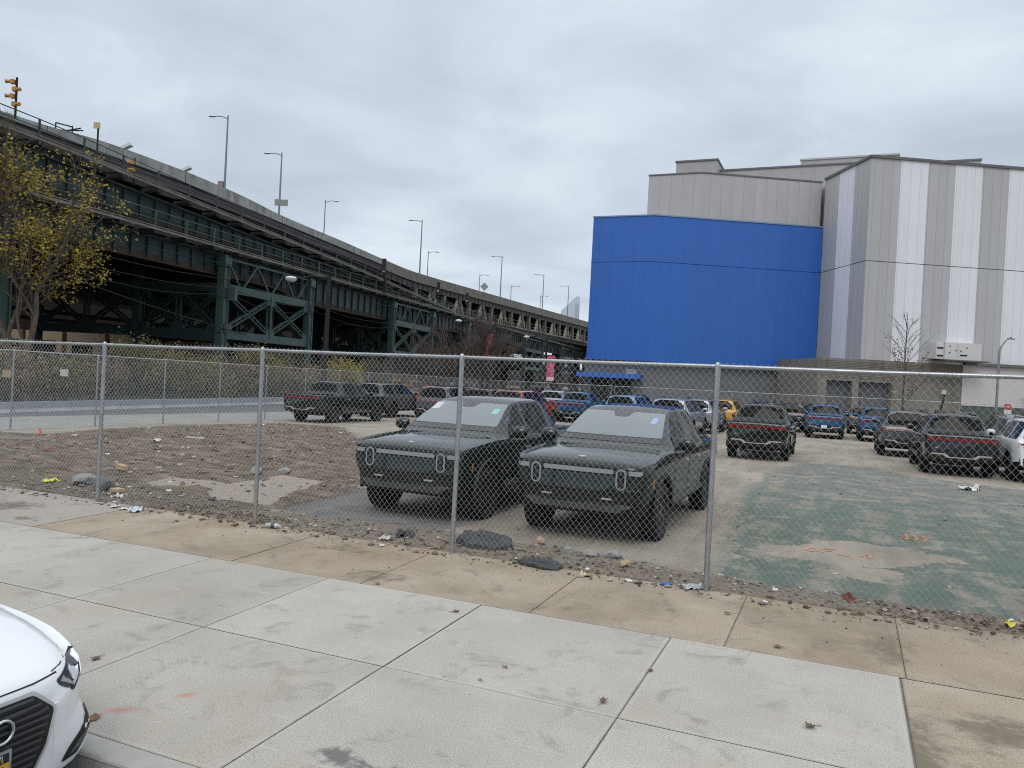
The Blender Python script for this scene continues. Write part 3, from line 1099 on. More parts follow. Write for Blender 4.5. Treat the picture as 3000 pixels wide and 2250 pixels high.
def slabs(name, cells, mat, gap=.0035, attrs=None, sub=.22, z0=0.0, lip=.012):
    """paving slabs: each a gridded top with rounded-down edges, one sheet"""
    V, Fc, UVs, tone, LOC = [], [], [], [], []
    at = {k: [] for k in (attrs or {})}
    for (u0, u1, v0, v1) in cells:
        tn = rnd.uniform(.25, .75)
        us = [u0 + gap, u0 + gap + lip] + lines([(u0 + gap + lip, u0 + .07, 1), (u0 + .07, (u0 + u1) / 2, sub), ((u0 + u1) / 2, u1 - .07, sub), (u1 - .07, u1 - gap - lip, 1)])[1:] + [u1 - gap]
        vs = [v0 + gap, v0 + gap + lip] + lines([(v0 + gap + lip, v0 + .07, 1), (v0 + .07, (v0 + v1) / 2, sub), ((v0 + v1) / 2, v1 - .07, sub), (v1 - .07, v1 - gap - lip, 1)])[1:] + [v1 - gap]
        b = len(V)
        dz = rnd.uniform(-.002, .002)
        for j, v in enumerate(vs):
            for i, u in enumerate(us):
                e = i in (0, len(us) - 1) or j in (0, len(vs) - 1)
                V.append(tuple(W(u, v, zg(u, v) + z0 + dz - (.005 if e else 0))))
                UVs.append((u, v))
                tone.append(tn)
                LOC.append((u, v, u0, u1, v0, v1))
                for k in at:
                    at[k].append(attrs[k](u, v))
        n = len(us)
        Fc += [(b + j * n + i, b + j * n + i + 1, b + (j + 1) * n + i + 1, b + (j + 1) * n + i) for j in range(len(vs) - 1) for i in range(n - 1)]
    me = bpy.data.meshes.new(name)
    me.from_pydata(V, [], Fc)
    me.materials.append(mat)
    ul = me.uv_layers.new(name='UVMap')
    ul.data.foreach_set('uv', [c for f in Fc for i in f for c in UVs[i]])
    l2 = me.uv_layers.new(name='local')
    buf = []
    for f in Fc:
        for i in f:
            u, v, u0, u1, v0, v1 = LOC[i]
            buf += [min(u - u0, u1 - u), min(v - v0, v1 - v)]
    l2.data.foreach_set('uv', buf)
    me.attributes.new('tone', 'FLOAT', 'POINT').data.foreach_set('value', tone)
    for k in at:
        me.attributes.new(k, 'FLOAT', 'POINT').data.foreach_set('value', at[k])
    return structure(obj(name, me))


def blobs(lst):
    return lambda u, v: max([0] + [max(0, 1 - math.hypot((u - a) / ru, (v - b_) / rv) * .5) for a, b_, ru, rv in lst])


ujo = [2.34, 3.90, 5.51, 7.31, 9.15, 10.95]
ujl = [2.34 - 1.6 * k for k in range(1, 26)][::-1] + ujo
vj = [-5.12, -3.39, -1.645]
cells = [(a, b_, c, d) for a, b_ in zip(ujl[:-1], ujl[1:]) for c, d in zip(vj[:-1], vj[1:])]
near = lambda u, v, f: f(u, v) if 3 < u < 13 else 0
st_a = blobs([(7.75, -4.62, .16, .10), (7.95, -4.72, .18, .12), (7.62, -4.72, .12, .08), (8.3, -4.6, .2, .1)])
st_b = blobs([(6.2, -4.84, .05, .05), (6.28, -4.74, .09, .04), (6.36, -4.62, .08, .03), (6.15, -4.92, .035, .035), (7.0, -5.0, .03, .03), (7.55, -4.98, .05, .02), (6.42, -4.45, .12, .08)])
slabs('pavement', cells, slab_material('pavement_concrete', ((.325, .302, .268), (.405, .382, .345), (.465, .44, .40)), .7,
      [('oil', (.15, .145, .137), 2.6, .56, .82), ('chalk', (.46, .22, .16), 1.5, .55, 1.05)]),
      attrs=dict(oil=lambda u, v: near(u, v, st_a), chalk=lambda u, v: near(u, v, st_b)))
OLD = ((.235, .192, .14), (.365, .308, .236), (.50, .44, .36))
wet = blobs([(8.15, -1.35, .16, .2), (8.2, -1.1, .13, .25), (8.35, -.85, .1, .2), (5.9, -1.3, .4, .3), (10.9, -.9, .25, .5), (4.9, -.5, .5, .2), (10.95, -3.1, .25, 1.0), (11.5, -2.4, .35, .35)])
lightslab = [(-5.5, 0.83, -1.62, -.12)]
vcells = [(a, b_, -1.635, .12) for a, b_ in ((.85, 2.33), (2.33, 4.16), (4.16, 5.9), (5.9, 7.8), (7.8, 9.6), (9.6, 11.0), (11.0, 12.9), (12.9, 14.7), (14.7, 16.5), (16.5, 18.3), (18.3, 20.1), (20.1, 24))]
vcells += [(a, b_, c, d) for a, b_ in ((10.96, 12.8), (12.8, 14.6), (14.6, 16.4), (16.4, 20), (20, 26)) for c, d in ((-3.39, -1.645), (-5.12, -3.39))]
slabs('old_pavement', vcells, slab_material('old_concrete', OLD, .85, [('wet', (.17, .142, .105), 2.6, .42, 1.0)], 0.0, .30), attrs=dict(wet=wet), z0=-.004)
dark = blobs([(-.6, -.85, .6, .35), (.4, -1.35, .35, .15), (-2, -1, .8, .3)])
slabs('pale_pavement', [(-4.0, .84, -1.635, .12), (-9, -4, -1.635, .12), (-40, -9, -1.635, .12)], slab_material('pale_concrete', ((.30, .27, .235), (.36, .335, .3), (.42, .395, .36)), .5, [('dark', (.15, .13, .112), 2.4, .45, .9)], 0.0, .3), attrs=dict(dark=dark), z0=-.004)
mb = MB()
for a, b_ in ((-45, 27),):
    for (v0, v1, z) in ((-5.3, .12, -.019),):
        us = lines([(a, b_, 3)])
        vs_ = []
        for u in us:
            vs_ += [W(u, v0, zg(u, v0) + z), W(u, v1, zg(u, v1) + z)]
        mb.add(vs_, [(2 * i, 2 * i + 2, 2 * i + 3, 2 * i + 1) for i in range(len(us) - 1)])
structure(mb.build('joint_bed', M('joint_dirt', (.26, .24, .205), .95, 0, (.17, .155, .13), 6)))
# kerb with a rounded nose, in lengths
KERB = M('kerb_concrete', (.31, .30, .28), .9, 0, (.40, .385, .36), 2.2, .3, 40)
mb = MB()
ks = ujl[::2] + [12.8, 16.4, 20, 26]
for a, b_ in zip(ks[:-1], ks[1:]):
    prof = [(-5.13, -.02), (-5.13, .002), (-5.255, .0), (-5.285, -.012), (-5.298, -.04), (-5.305, -.20), (-5.13, -.20)]
    n = len(prof)
    us = lines([(a + .004, b_ - .004, .25)])
    vs_ = [W(u, v + .008 * fbm(u, v, 2.5, 2) * (v < -5.2), zg(u, v) + z + (.006 * fbm(u, 1, 3, 2) if -.05 < z < .0 else 0)) for u in us for v, z in prof]
    mb.add(vs_, [(i * n + k, i * n + (k + 1) % n, (i + 1) * n + (k + 1) % n, (i + 1) * n + k) for i in range(len(us) - 1) for k in range(n)])
structure(mb.build('kerb', KERB, None, 40))
grid_sheet('road', lines([(-45, 2, 6), (2, 14, 1), (14, 40, 6)]), [-30, -16, -8, -5.29], lambda u, v: zg(u, -5.3) - .145 + (-(v + 5.3)) * .018 if v > -16 else zg(u, -5.3) + .05, asphalt('road_asphalt', (.055, .052, .048), (.12, .115, .105), 1.5))

# survey marks sprayed in orange on the green surface
OPAINT, nt, b = newmat('orange_spray')
b.inputs['Roughness'].default_value = .8
nt.links.new(ramp(nt, noise_node(nt, 40, 5, .7, coords(nt)).outputs[0], [(.35, (.58, .15, .05)), (.62, (.44, .24, .14))]), b.inputs['Base Color'])
mb = MB()
mk = random.Random(2)


def stroke(pts, w_=.035):
    for (a, b_) in zip(pts[:-1], pts[1:]):
        d = Vector((b_[0] - a[0], b_[1] - a[1]))
        n_ = Vector((-d.y, d.x)).normalized() * w_ * .5 * mk.uniform(.6, 1.2)
        q = [(a[0] - n_.x, a[1] - n_.y), (b_[0] - n_.x, b_[1] - n_.y), (b_[0] + n_.x, b_[1] + n_.y), (a[0] + n_.x, a[1] + n_.y)]
        mb.add([W(u, v, lot_z(u, v) + .006) for u, v in q], [(0, 1, 2, 3)])


def glyph(u, v, sx, sy, sh):
    stroke([(u + x * sx, v + y * sy) for x, y in sh])


OO = [(.1, .2), (.0, .5), (.1, .9), (.5, 1), (.8, .7), (.8, .3), (.5, 0), (.1, .2)]
glyph(10.05, 3.02, .17, .26, OO)
glyph(10.27, 3.06, .17, .30, [(0, 0), (0, 1), (.9, 1)])
glyph(10.27, 3.20, .12, .05, [(0, 0), (.9, .2)])
glyph(10.27, 3.36, .16, .08, [(0, 0), (1, .3)])
glyph(10.46, 3.0, .15, .28, [(0, 1), (0, 0), (.9, .05)])
glyph(10.72, 3.02, .14, .22, [(0, .1), (.6, 1), (1, .9), (1, 0)])
for k in range(3):
    glyph(11.4 + .13 * k, 5.0, .10, .55, [(0, 0), (.5, .4), (.3, 1)])
glyph(11.32, 5.3, .5, .1, [(0, 0), (1, .4)])
glyph(11.34, 5.1, .42, .1, [(0, .3), (1, 0)])
structure(mb.build('survey_marks', OPAINT))

# ---------------------------------------------------------------- chain-link fences
GALV = M('galvanised_steel', (.33, .345, .355), .38, .8, (.45, .465, .475), 6)
WIRE = M('galvanised_wire', (.66, .67, .66), .40, .2)
FH = 2.44


def mesh_panel(length, p=.0353, h=.0418, H=2.385, r=.0015, ph0=0.0):
    """one bay of woven wire: every picket zigzags and hooks its neighbours, twisted barbs top and bottom"""
    n = int(length / p)
    rows = int(H / h + .5) | 1
    V, Fc = [], []
    rr = random.Random(3)
    for k in range(n):
        x0 = k * p
        pts = []
        ph = k % 2
        for j in range(rows + 1):
            x = x0 + (p if (j + ph) % 2 else 0)
            z = .045 + j * h
            bow = (.014 * math.sin(x * 2.1 + z * 1.3 + ph0) + .008 * math.sin(z * 4 + x + ph0 * 2)) * min(1, 6 * x / length, 6 * (length - x) / length)
            y = bow + (.0032 if (j + ph) % 2 else -.0032)
            pts.append((x + .006 * math.sin(z * 3 + x * .9 + ph0), y, z + .012 * math.sin(x * 1.7 + ph0)))
        b = len(V)
        for i, q in enumerate(pts):
            for a in range(3):
                g = 2 * math.pi * a / 3 + .5
                V.append((q[0] + r * math.cos(g) * .9, q[1] + r * math.sin(g), q[2] + r * math.cos(g + 1) * .5))
        for i in range(len(pts) - 1):
            for a in range(3):
                Fc.append((b + i * 3 + a, b + i * 3 + (a + 1) % 3, b + (i + 1) * 3 + (a + 1) % 3, b + (i + 1) * 3 + a))
    me = bpy.data.meshes.new('wire_mesh')
    me.from_pydata(V, [], Fc)
    me.materials.append(WIRE)
    me.polygons.foreach_set('use_smooth', [True] * len(Fc))
    return me


BAY = 3.06
PANELS = [mesh_panel(BAY, ph0=k * 1.9) for k in range(3)]


def post_mesh(r, h):
    mb = MB()
    mb.tube([(0, 0, -.3), (0, 0, h)], r, 14)
    mb.lathe([(h - .06, r * 1.12), (h + .005, r * 1.12), (h + .035, r * .9), (h + .05, r * .4), (h + .052, 0)], 14, 'z')
    mb.lathe([(h - .10, r * 1.14), (h - .06, r * 1.14)], 14, 'z')
    for z in (.35, .95, 1.5, 2.0):
        mb.tube([(r * 1.12 * math.cos(g), r * 1.12 * math.sin(g), z + .01 * g) for g in [k * .7 for k in range(10)]], .002, 3)
    return mb.mesh('post', GALV, 50)


POST_BIG, POST_THIN = post_mesh(.030, FH - .05), post_mesh(.027, FH - .06)


def fence(name, label, p0, dirn, nbay, zf, big, rail_r, side):
    """dirn in street-grid axes; posts, rail lengths and one wire mesh per bay are parts"""
    u0, v0 = p0
    b0 = WG(u0, v0)
    root = thing(name, label, 'fence', W(u0, v0, zf(u0, v0)), 0, 'chain link fences round the lot')
    org = root.location.copy()
    ang = math.atan2(dirn[1], dirn[0]) + TH
    pos = [(u0 + dirn[0] * BAY * k, v0 + dirn[1] * BAY * k) for k in range(nbay + 1)]
    P3 = [W(u, v, zf(u, v)) - org for u, v in pos]
    lean = random.Random(len(name))
    for k, p in enumerate(P3):
        o = obj('post', POST_BIG if big else POST_THIN, root)
        o.location = p
        o.rotation_euler = (R(lean.uniform(-.2, .2)), R(lean.uniform(-.2, .2)), lean.uniform(0, 6))
    up = Vector((0, 0, FH - .045))
    for a, b_ in zip(P3[:-1], P3[1:]):
        d = (b_ - a)
        o = obj('wire_mesh', lean.choice(PANELS), root)
        off = W(0, 0) - W(0, 0)
        nrm = Vector((math.sin(ang), -math.cos(ang), 0)) * side * (.033 if big else .03)
        o.location = a + nrm
        o.rotation_euler = (0, -math.atan2(d.z, math.hypot(d.x, d.y)), ang)
        mb = MB()
        mb.tube([a + up, (a + b_) / 2 + up - Vector((0, 0, .006)), b_ + up], rail_r, 12)
        mb.build('top_rail', GALV, root, 60)
    return root


fence('chain_link_fence', 'near galvanised chain link fence along the pavement before the two trucks', (-BAY * 4, .0), (1, 0), 10, lambda u, v: zg(u, v), True, .021, 1)
fence('chain_link_fence', 'chain link fence along the side street left of the brown dirt', (-11.9, .9), (-.0797, .9968), 17, lambda u, v: zg(u, v) - .02, False, .019, -1)
fence('chain_link_fence', 'far chain link fence between the parked vehicles and the blue building', (-16.05, 53.1), (1, 0), 16, lambda u, v: zg(u, v) + .02, False, .021, -1)
# ---------------------------------------------------------------- elevated railway and highway bridge
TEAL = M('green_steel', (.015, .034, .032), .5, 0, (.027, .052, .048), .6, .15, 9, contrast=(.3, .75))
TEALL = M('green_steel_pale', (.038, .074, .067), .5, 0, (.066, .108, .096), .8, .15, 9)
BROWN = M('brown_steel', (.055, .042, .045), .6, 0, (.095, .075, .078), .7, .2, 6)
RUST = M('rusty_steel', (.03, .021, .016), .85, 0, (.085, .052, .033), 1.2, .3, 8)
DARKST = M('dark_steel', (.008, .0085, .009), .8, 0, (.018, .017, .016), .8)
PLANK = M('weathered_timber', (.28, .265, .23), .9, 0, (.46, .44, .39), 1.0, .3, 12)
CONCW = None


def concrete_stained(name, a, b_, c):
    m, nt, b = newmat(name)
    vec = coords(nt)
    n1 = noise_node(nt, .45, 9, .65, vec).outputs[0]
    n2 = noise_node(nt, 1.0, 7, .7, stretch(nt, vec, (1.6, 1.6, .25))).outputs[0]
    n3 = noise_node(nt, 7, 5, .7, vec).outputs[0]
    col = ramp(nt, n1, [(.3, a), (.65, b_)])
    col = mixc(nt, ramp(nt, n2, [(.5, (0, 0, 0)), (.68, (.75, .75, .75))]), col, c)
    col = mixc(nt, ramp(nt, n3, [(.52, (0, 0, 0)), (.7, (.5, .5, .5))]), col, tuple(x * .6 for x in a))
    nt.links.new(col, b.inputs['Base Color'])
    b.inputs['Roughness'].default_value = .92
    bump(nt, b, n3, .4, .05)
    return m


PARW = concrete_stained('parapet_concrete', (.22, .235, .22), (.40, .415, .39), (.10, .105, .095))
PARB = concrete_stained('old_parapet_concrete', (.16, .148, .128), (.23, .212, .186), (.10, .09, .078))
TAN = M('tan_steel', (.13, .112, .09), .7, 0, (.21, .185, .15), .8, .2, 6)
CREAM = M('cream_steel', (.50, .45, .37), .6, 0, (.66, .61, .52), 2.0)


def ss(a, b, st):
    return lines([(a, b, st)])


def railing(root, F, s0, s1, d, zf, mat, h=1.1, step=2.95, mid=.55):
    mb = MB()
    q = ss(s0, s1, step)
    for a in q:
        mb.beam(F(a, d, zf(a) - .25), F(a, d, zf(a) + h), .09, .09)
        mb.beam(F(a, d, zf(a) - .3), F(a, d, zf(a) + .12), .2, .16)
    for k in (h, mid):
        mb.tube([F(a, d, zf(a) + k) for a in q], .032, 5)
    return mb.build('railing', mat, root)


EDGET = M('walk_edge_timber', (.13, .125, .11), .85, 0, (.22, .21, .185), 1.0)


def walkway(root, F, s0, s1, d, zf, w=.95, step=2.95):
    """timber walk carried on brackets"""
    mb = MB()
    q = ss(s0, s1, step)
    for a, b_ in zip(q[:-1], q[1:]):
        z = zf((a + b_) / 2)
        for k in range(5):
            dd = d - .03 + k * w / 5
            mb.fbox(F, a + .42, b_ - .32, dd, dd + w / 5 - .03, z - .10, z - .03)
    o = mb.build('walk_planks', PLANK, root)
    for a in q:
        z = zf(a)
        mb = MB()
        mb.fbox(F, a - .13, a + .30, d - .1, d + w + .15, z - .34, z - .12)
        mb.build('walk_bracket', DARKST, root)
    mb = MB()
    mb.strip(F, q, d - .10, d - .04, lambda a: zf(a) - .10, lambda a: zf(a) + .05)
    mb.strip(F, q, d - .05, d + .02, lambda a: zf(a) + .12, lambda a: zf(a) + .18)
    mb.build('walk_edge', EDGET, root)


def plate_girder(root, F, s0, s1, d, z0f, z1f, mat, stiff=1.45, name='plate_girder', fl=.20, botmat=None):
    mb = MB()
    q = ss(s0, s1, stiff)
    mb.strip(F, q, d, d + .08, z0f, z1f, 0)
    for a in q:
        mb.fbox(F, a - .05, a + .05, d - .14, d - .001, z0f(a) + .10, z1f(a) - .08, 0)
    mb.strip(F, q, d - fl, d + .28, lambda a: z0f(a) - .09, lambda a: z0f(a) + .001, 1)
    mb.strip(F, q, d - fl, d + .28, lambda a: z1f(a) - .001, lambda a: z1f(a) + .08, 0)
    mb.strip(F, q, d - .03, d - .002, lambda a: z0f(a) + .02, lambda a: z0f(a) + .38, 1)
    return mb.build(name, [mat, botmat or mat], root)


def lattice(mb, p, q, w, h, m=0, pitch=.55):
    """built-up member: two channels laced with flat bars on both faces"""
    p, q = Vector(p), Vector(q)
    t = (q - p).normalized()
    up = Vector((0, 0, 1)) if abs(t.z) < .95 else Vector((1, 0, 0))
    sd = t.cross(up).normalized()
    u2 = sd.cross(t)
    L = (q - p).length
    for k in (-1, 1):
        mb.obox((p + q) / 2 + u2 * k * (h / 2 - .035), t * L / 2, sd * w / 2, u2 * .04, m)
    n = max(2, int(L / pitch))
    for f in (-1, 1):
        for i in range(n):
            a = p + t * (L * i / n) + u2 * (h / 2 - .04) * (1 if i % 2 else -1) + sd * f * w * .48
            b_ = p + t * (L * (i + 1) / n) + u2 * (h / 2 - .04) * (-1 if i % 2 else 1) + sd * f * w * .48
            mb.beam(a, b_, .03, .07, m, up=sd)


def truss(root, P, Q, zb, zt, zk, mat, bays=2, name='braced_frame', upper=True, fat=1.0):
    """braced frame between two posts: chords, a middle post, crossed laced diagonals and light webbing above"""
    P, Q = Vector(P), Vector(Q)
    mb = MB()
    at_ = lambda t, z: Vector((P.x + (Q.x - P.x) * t, P.y + (Q.y - P.y) * t, z))
    mb.beam(at_(0, zb), at_(1, zb), .34, .62 * fat)
    mb.beam(at_(0, zt), at_(1, zt), .34, .62 * fat)
    for i in range(bays):
        a, c = i / bays, (i + 1) / bays
        lattice(mb, at_(a, zb + .35), at_(c, zt - .35), .26, .36)
        lattice(mb, at_(a, zt - .35), at_(c, zb + .35), .26, .36)
        if i:
            lattice(mb, at_(a, zb), at_(a, zt), .26, .40)
    n = at_(1, 0) - at_(0, 0)
    n.normalize()
    for i in range(bays + 1):
        for z, sg in ((zb, 1), (zt, -1)):
            c = at_(i / bays, z + sg * .42)
            mb.obox(c, n * (.55 if 0 < i < bays else .7), n.cross(Vector((0, 0, 1))) * .165, Vector((0, 0, .30)))
    if upper:
        k = 6
        for i in range(k):
            a, c = i / k, (i + 1) / k
            mb.beam(at_(a, zt if i % 2 else zk), at_(c, zk if i % 2 else zt), .12, .14)
        mb.beam(at_(0, zk), at_(1, zk), .14, .16)
    return mb.build(name, mat, root)


via = thing('elevated_railway', 'long dark green steel railway viaduct with two walkways and braced legs', 'viaduct', S15(49.4, 35.3, 0))
OV = via.location.copy()


def FO(F):
    return lambda s, d, z: F(s, d, z) - OV


V15 = FO(S15)
S0, S1 = 12, 216
lowz = lambda s: 10.5
upz = lambda s: 13.4 - max(0, s - 34) * .036 if s < 72 else max(10.55, 12.03 - (s - 72) * .05)
lw = walkway(via, V15, S0, S1, 34.9, lowz)
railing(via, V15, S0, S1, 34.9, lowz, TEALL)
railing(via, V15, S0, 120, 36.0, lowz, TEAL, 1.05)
plate_girder(via, V15, S0, S1, 36.15, lambda s: 8.72 - (.75 if s > 57 else 0) * sstep(57, 62, s) + .35 * sstep(75, 100, s), lambda s: 10.12, TEAL, 1.45, botmat=RUST)
plate_girder(via, V15, S0, 84, 36.25, lambda s: 11.05, lambda s: min(13.0, upz(s) - .45), TEAL, 1.4, 'upper_girder', botmat=RUST)
mb = MB()
mb.fbox(V15, S0, S1, 36.4, 66, 10.15, 10.42)
mb.build('lower_deck', DARKST, via)
mb = MB()
q = ss(S0, 96, 4)
mb.strip(V15, q, 36.4, 44, lambda a: upz(a) - .5, lambda a: upz(a) - .2)
mb.build('upper_deck', DARKST, via)
walkway(via, V15, S0, 98, 34.9, upz)
railing(via, V15, S0, 98, 34.9, upz, TEAL, 1.0)
# the brown guard girder beside the upper track
G18 = FO(FR(18, 0))
mb = MB()
q = ss(10, 76, 1.6)
gz0 = lambda a: 14.24 - max(0, a - 45) * .036
gz1 = lambda a: 14.86 - max(0, a - 45) * .038
mb.strip(G18, q, 40, 40.15, gz0, gz1)
mb.strip(G18, q, 39.86, 40.25, lambda a: gz1(a) - .001, lambda a: gz1(a) + .07)
mb.strip(G18, q, 39.86, 40.25, lambda a: gz0(a) - .07, lambda a: gz0(a) + .001)
mb.strip(G18, q, 39.95, 39.998, lambda a: gz0(a) + .30, lambda a: gz0(a) + .36)
mb.build('guard_girder', BROWN, via)
mb = MB()
mb.strip(G18, q, 40.3, 62, lambda a: gz0(a) - .5, lambda a: gz0(a) - .1)
mb.strip(G18, q, 42, 42.2, lambda a: 11, lambda a: gz0(a) - .49)
mb.build('upper_floor', DARKST, via)
# inner girders and cross beams below the decks
plate_girder(via, V15, S0, 170, 48, lambda s: 6.75, lambda s: 7.75, BROWN, 1.9, 'inner_girder')
mb = MB()
for d, z in ((46, 9.9), (46, 9.35), (46, 8.75), (52, 5.0), (58, 6.0)):
    mb.fbox(V15, S0, 190, d, d + .3, z - .16, z + .16)
for a in ss(S0, 190, 3.1):
    mb.fbox(V15, a, a + .25, 46, 62, 8.5, 10.1)
mb.build('floor_beam', RUST, via)
mb = MB()
mb.fbox(V15, S0, 200, 52.5, 66, 7.78, 7.95)
mb.build('inner_deck', DARKST, via)


def column(s, d, zt, w=.62):
    mb = MB()
    b = V15(s, d, -.6)
    t = V15(s, d, zt)
    ax = (V15(s + 1, d, 0) - V15(s, d, 0))
    ay = (V15(s, d + 1, 0) - V15(s, d, 0))
    h = Vector((0, 0, (zt + .6) / 2))
    c = (b + t) / 2
    for k in (-1, 1):
        mb.obox(c + ax * k * w * .44, ax * .05, ay * w * .5, h)
    mb.obox(c, ax * w * .44 - ax * .05, ay * .05, h)
    mb.obox(c - ay * w * .32, ax * w * .44 - ax * .05, ay * .03, h)
    for z in (.2, zt - .5):
        mb.obox(V15(s, d, z), ax * w * .62, ay * w * .62, Vector((0, 0, .3)))
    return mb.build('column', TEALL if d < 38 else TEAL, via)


TOW = [(19.4, 31.4), (49.4, 61.6), (79.6, 91.6), (106, 118), (139.4, 153.8), (173.5, 186)]
for i, (a, b_) in enumerate(TOW):
    for s_ in (a, b_):
        for d in (35.35, 42.6, 52):
            column(s_, d, 10.1 if d < 38 else 10.1)
    if i:
        dz = .9 if i > 1 else 0
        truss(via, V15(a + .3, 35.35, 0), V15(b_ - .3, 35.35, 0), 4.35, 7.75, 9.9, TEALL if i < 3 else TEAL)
        for s_ in (a, b_):
            truss(via, V15(s_, 35.7, 0), V15(s_, 42.4, 0), 4.35, 7.75, 9.9, TEAL, upper=False)
            if i < 4:
                truss(via, V15(s_, 42.9, 0), V15(s_, 51.7, 0), 4.35, 7.75, 9.9, TEAL, upper=False)
        truss(via, V15(a + .3, 42.6, 0), V15(b_ - .3, 42.6, 0), 4.35, 7.75, 9.9, TEAL, upper=False)
# bracket from each outer column towards the walk
# cables slung along the girder
mb = MB()
rc = random.Random(5)
for d, z, sag in ((34.8, 8.3, .25), (34.7, 7.7, .45), (34.75, 7.3, .7), (34.8, 9.4, .2)):
    q = [12, 31.4, 49.4, 61.6, 79.6, 91.6, 106, 118, 139, 154, 173]
    for a, b_ in zip(q[:-1], q[1:]):
        mb.tube([V15(a + (b_ - a) * k / 10, d, z + rc.uniform(-.03, .03) - sag * 4 * (k / 10) * (1 - k / 10)) for k in range(11)], .025, 4, cap=False)
mb.tube([V15(20 + k * 3.2, 33.5 + k * .15, 8.4 - k * .44 + .02 * (k - 5) ** 2) for k in range(11)], .035, 4)
mb.build('cable', DARKST, via)
# junction boxes hung on the first leg
mb = MB()
mb.obox(V15(49.9, 34.9, 7.4), Vector((.3, 0, 0)), Vector((0, .2, 0)), Vector((0, 0, .55)))
mb.build('cable_box', TEALL, via)

# ---- highway bridge
hb = thing('highway_bridge', 'brown double deck highway bridge with concrete parapet and cream diagonals', 'bridge', B23(107.2, 60, 0))
OH = hb.location.copy()
VB = lambda s, d, z: B23(s, d, z) - OH
ztop = pchip([(0, 19.8), (30, 20.45), (42, 20.55), (48, 20.85), (56, 20.7), (64, 20.2), (71, 19.4), (83, 18.6), (92, 17.9), (101, 17.35), (110, 17.3), (200, 17.35), (330, 17.4)])
q1, q2 = ss(14, 92, 1.5), ss(92.003, 330, 3)
step_ = lambda a: .08 if (a % 7.5) < 3.2 and a < 70 else 0
for qq, mt in ((q1, PARW), (q2, PARB)):
    mb = MB()
    mb.strip(VB, qq, 60, 60.35, lambda a: ztop(a) - 1.15, lambda a: ztop(a))
    mb.build('parapet', mt, hb)
mb = MB()
for a in ss(14, 300, 7.2):
    mb.fbox(VB, a, a + .05, 59.985, 60.36, ztop(a) - 1.1, ztop(a) + .01)
mb.build('parapet_joint', DARKST, hb)
mb = MB()
for qq in (q1, q2):
    mb.strip(VB, qq, 59.75, 60.5, lambda a: ztop(a) - 1.45, lambda a: ztop(a) - 1.152)
mb.build('parapet_ledge', PARB, hb)
mb = MB()
for qq in (q1, q2):
    mb.strip(VB, qq, 60.1, 60.3, lambda a: ztop(a) - 2.3, lambda a: ztop(a) - 1.46)
for a in ss(14, 300, 1.5):
    mb.fbox(VB, a, a + .08, 59.98, 60.098, ztop(a) - 2.2, ztop(a) - 1.47)
mb.build('edge_beam', BROWN, hb)
mb = MB()
for qq in (q1, q2):
    mb.strip(VB, qq, 60.5, 78, lambda a: ztop(a) - 1.9, lambda a: ztop(a) - 1.3)
    mb.strip(VB, qq, 78, 78.3, lambda a: ztop(a) - 1.9, lambda a: ztop(a))
mb.build('upper_deck', DARKST, hb)
mb = MB()
mb.fbox(VB, 92, 330, 59.6, 78, 11.3, 11.75)
mb.build('lower_deck', DARKST, hb)
mb = MB()
mb.fbox(VB, 92, 330, 59.3, 59.58, 11.2, 12.1)
for a in ss(92, 300, 1.1):
    mb.fbox(VB, a, a + .06, 59.15, 59.298, 11.25, 12.05)
mb.build('bottom_chord', TAN, hb)
mb = MB()
mb.fbox(VB, 92, 330, 77, 77.2, 13.4, 15.0)
for a in ss(92, 330, 4.5):
    mb.fbox(VB, a, a + .5, 76.6, 76.98, 11.75, 15)
mb.build('far_truss', DARKST, hb)
zr = lambda s: 12.1
railing(hb, VB, 96, 320, 58.4, zr, TAN, 1.25, 2.2, .6)
mb = MB()
mb.fbox(VB, 96, 320, 58.2, 59.2, 11.85, 12.0)
mb.build('walk_planks', TAN, hb)
k = 0
a = 102.0
while a < 320:
    mb = MB()
    mb.fbox(VB, a - .35, a + .35, 60.1, 60.7, 11.75, ztop(a) - 2.3)
    mb.build('truss_post', TAN, hb)
    c = a + 5.2
    mb = MB()
    for sg in (-1, 1):
        lattice(mb, VB(c + sg * .35, 60.3, 14.9), VB(c + sg * 2.0, 60.3, 11.9), .3, .62 if sg < 0 else .34, 0, .7)
    mb.beam(VB(c, 60.35, 15), VB(c, 60.35, 11.9), .12, .14)
    mb.build('truss_diagonal', CREAM, hb)
    mb = MB()
    mb.fbox(VB, c - .55, c + .55, 60.0, 60.14, 14.1, 15.1)
    mb.build('gusset_plate', BROWN, hb)
    a += 9.15
for a in ss(100, 316, 18):
    for d in (61, 69, 76):
        mb = MB()
        mb.fbox(VB, a - .6, a + .6, d, d + 1.1, -.6, 11.3)
        mb.build('pier', RUST, hb)
# middle ramp parapet between railway and bridge
mb = MB()
G12 = FR(12, 0)
rz = pchip([(62, 16.2), (72, 16.85), (77, 17.3), (89, 17.85), (102, 18.3), (118, 18.5)])
rp = thing('ramp_wall', 'grey stained concrete ramp wall rising behind the upper railway walkway', 'wall', G12(90, 46, 14))
mbp = MB(rp.location)
mbp.strip(G12, ss(62, 117, 2.5), 46, 46.35, lambda a: rz(a) - 1.35, rz)
mbp.build('wall_face', PARW, rp)
mbp = MB(rp.location)
mbp.strip(G12, ss(62, 117, 2.5), 45.8, 47.5, lambda a: rz(a) - 2.2, lambda a: rz(a) - 1.353)
mbp.build('wall_base', BROWN, rp)

# ---- street lamps on the bridge
LAMPM = M('lamp_pole', (.20, .20, .215), .5, .4, (.27, .27, .28), 3)
WHITEM = M('lamp_head', (.62, .63, .64), .4)


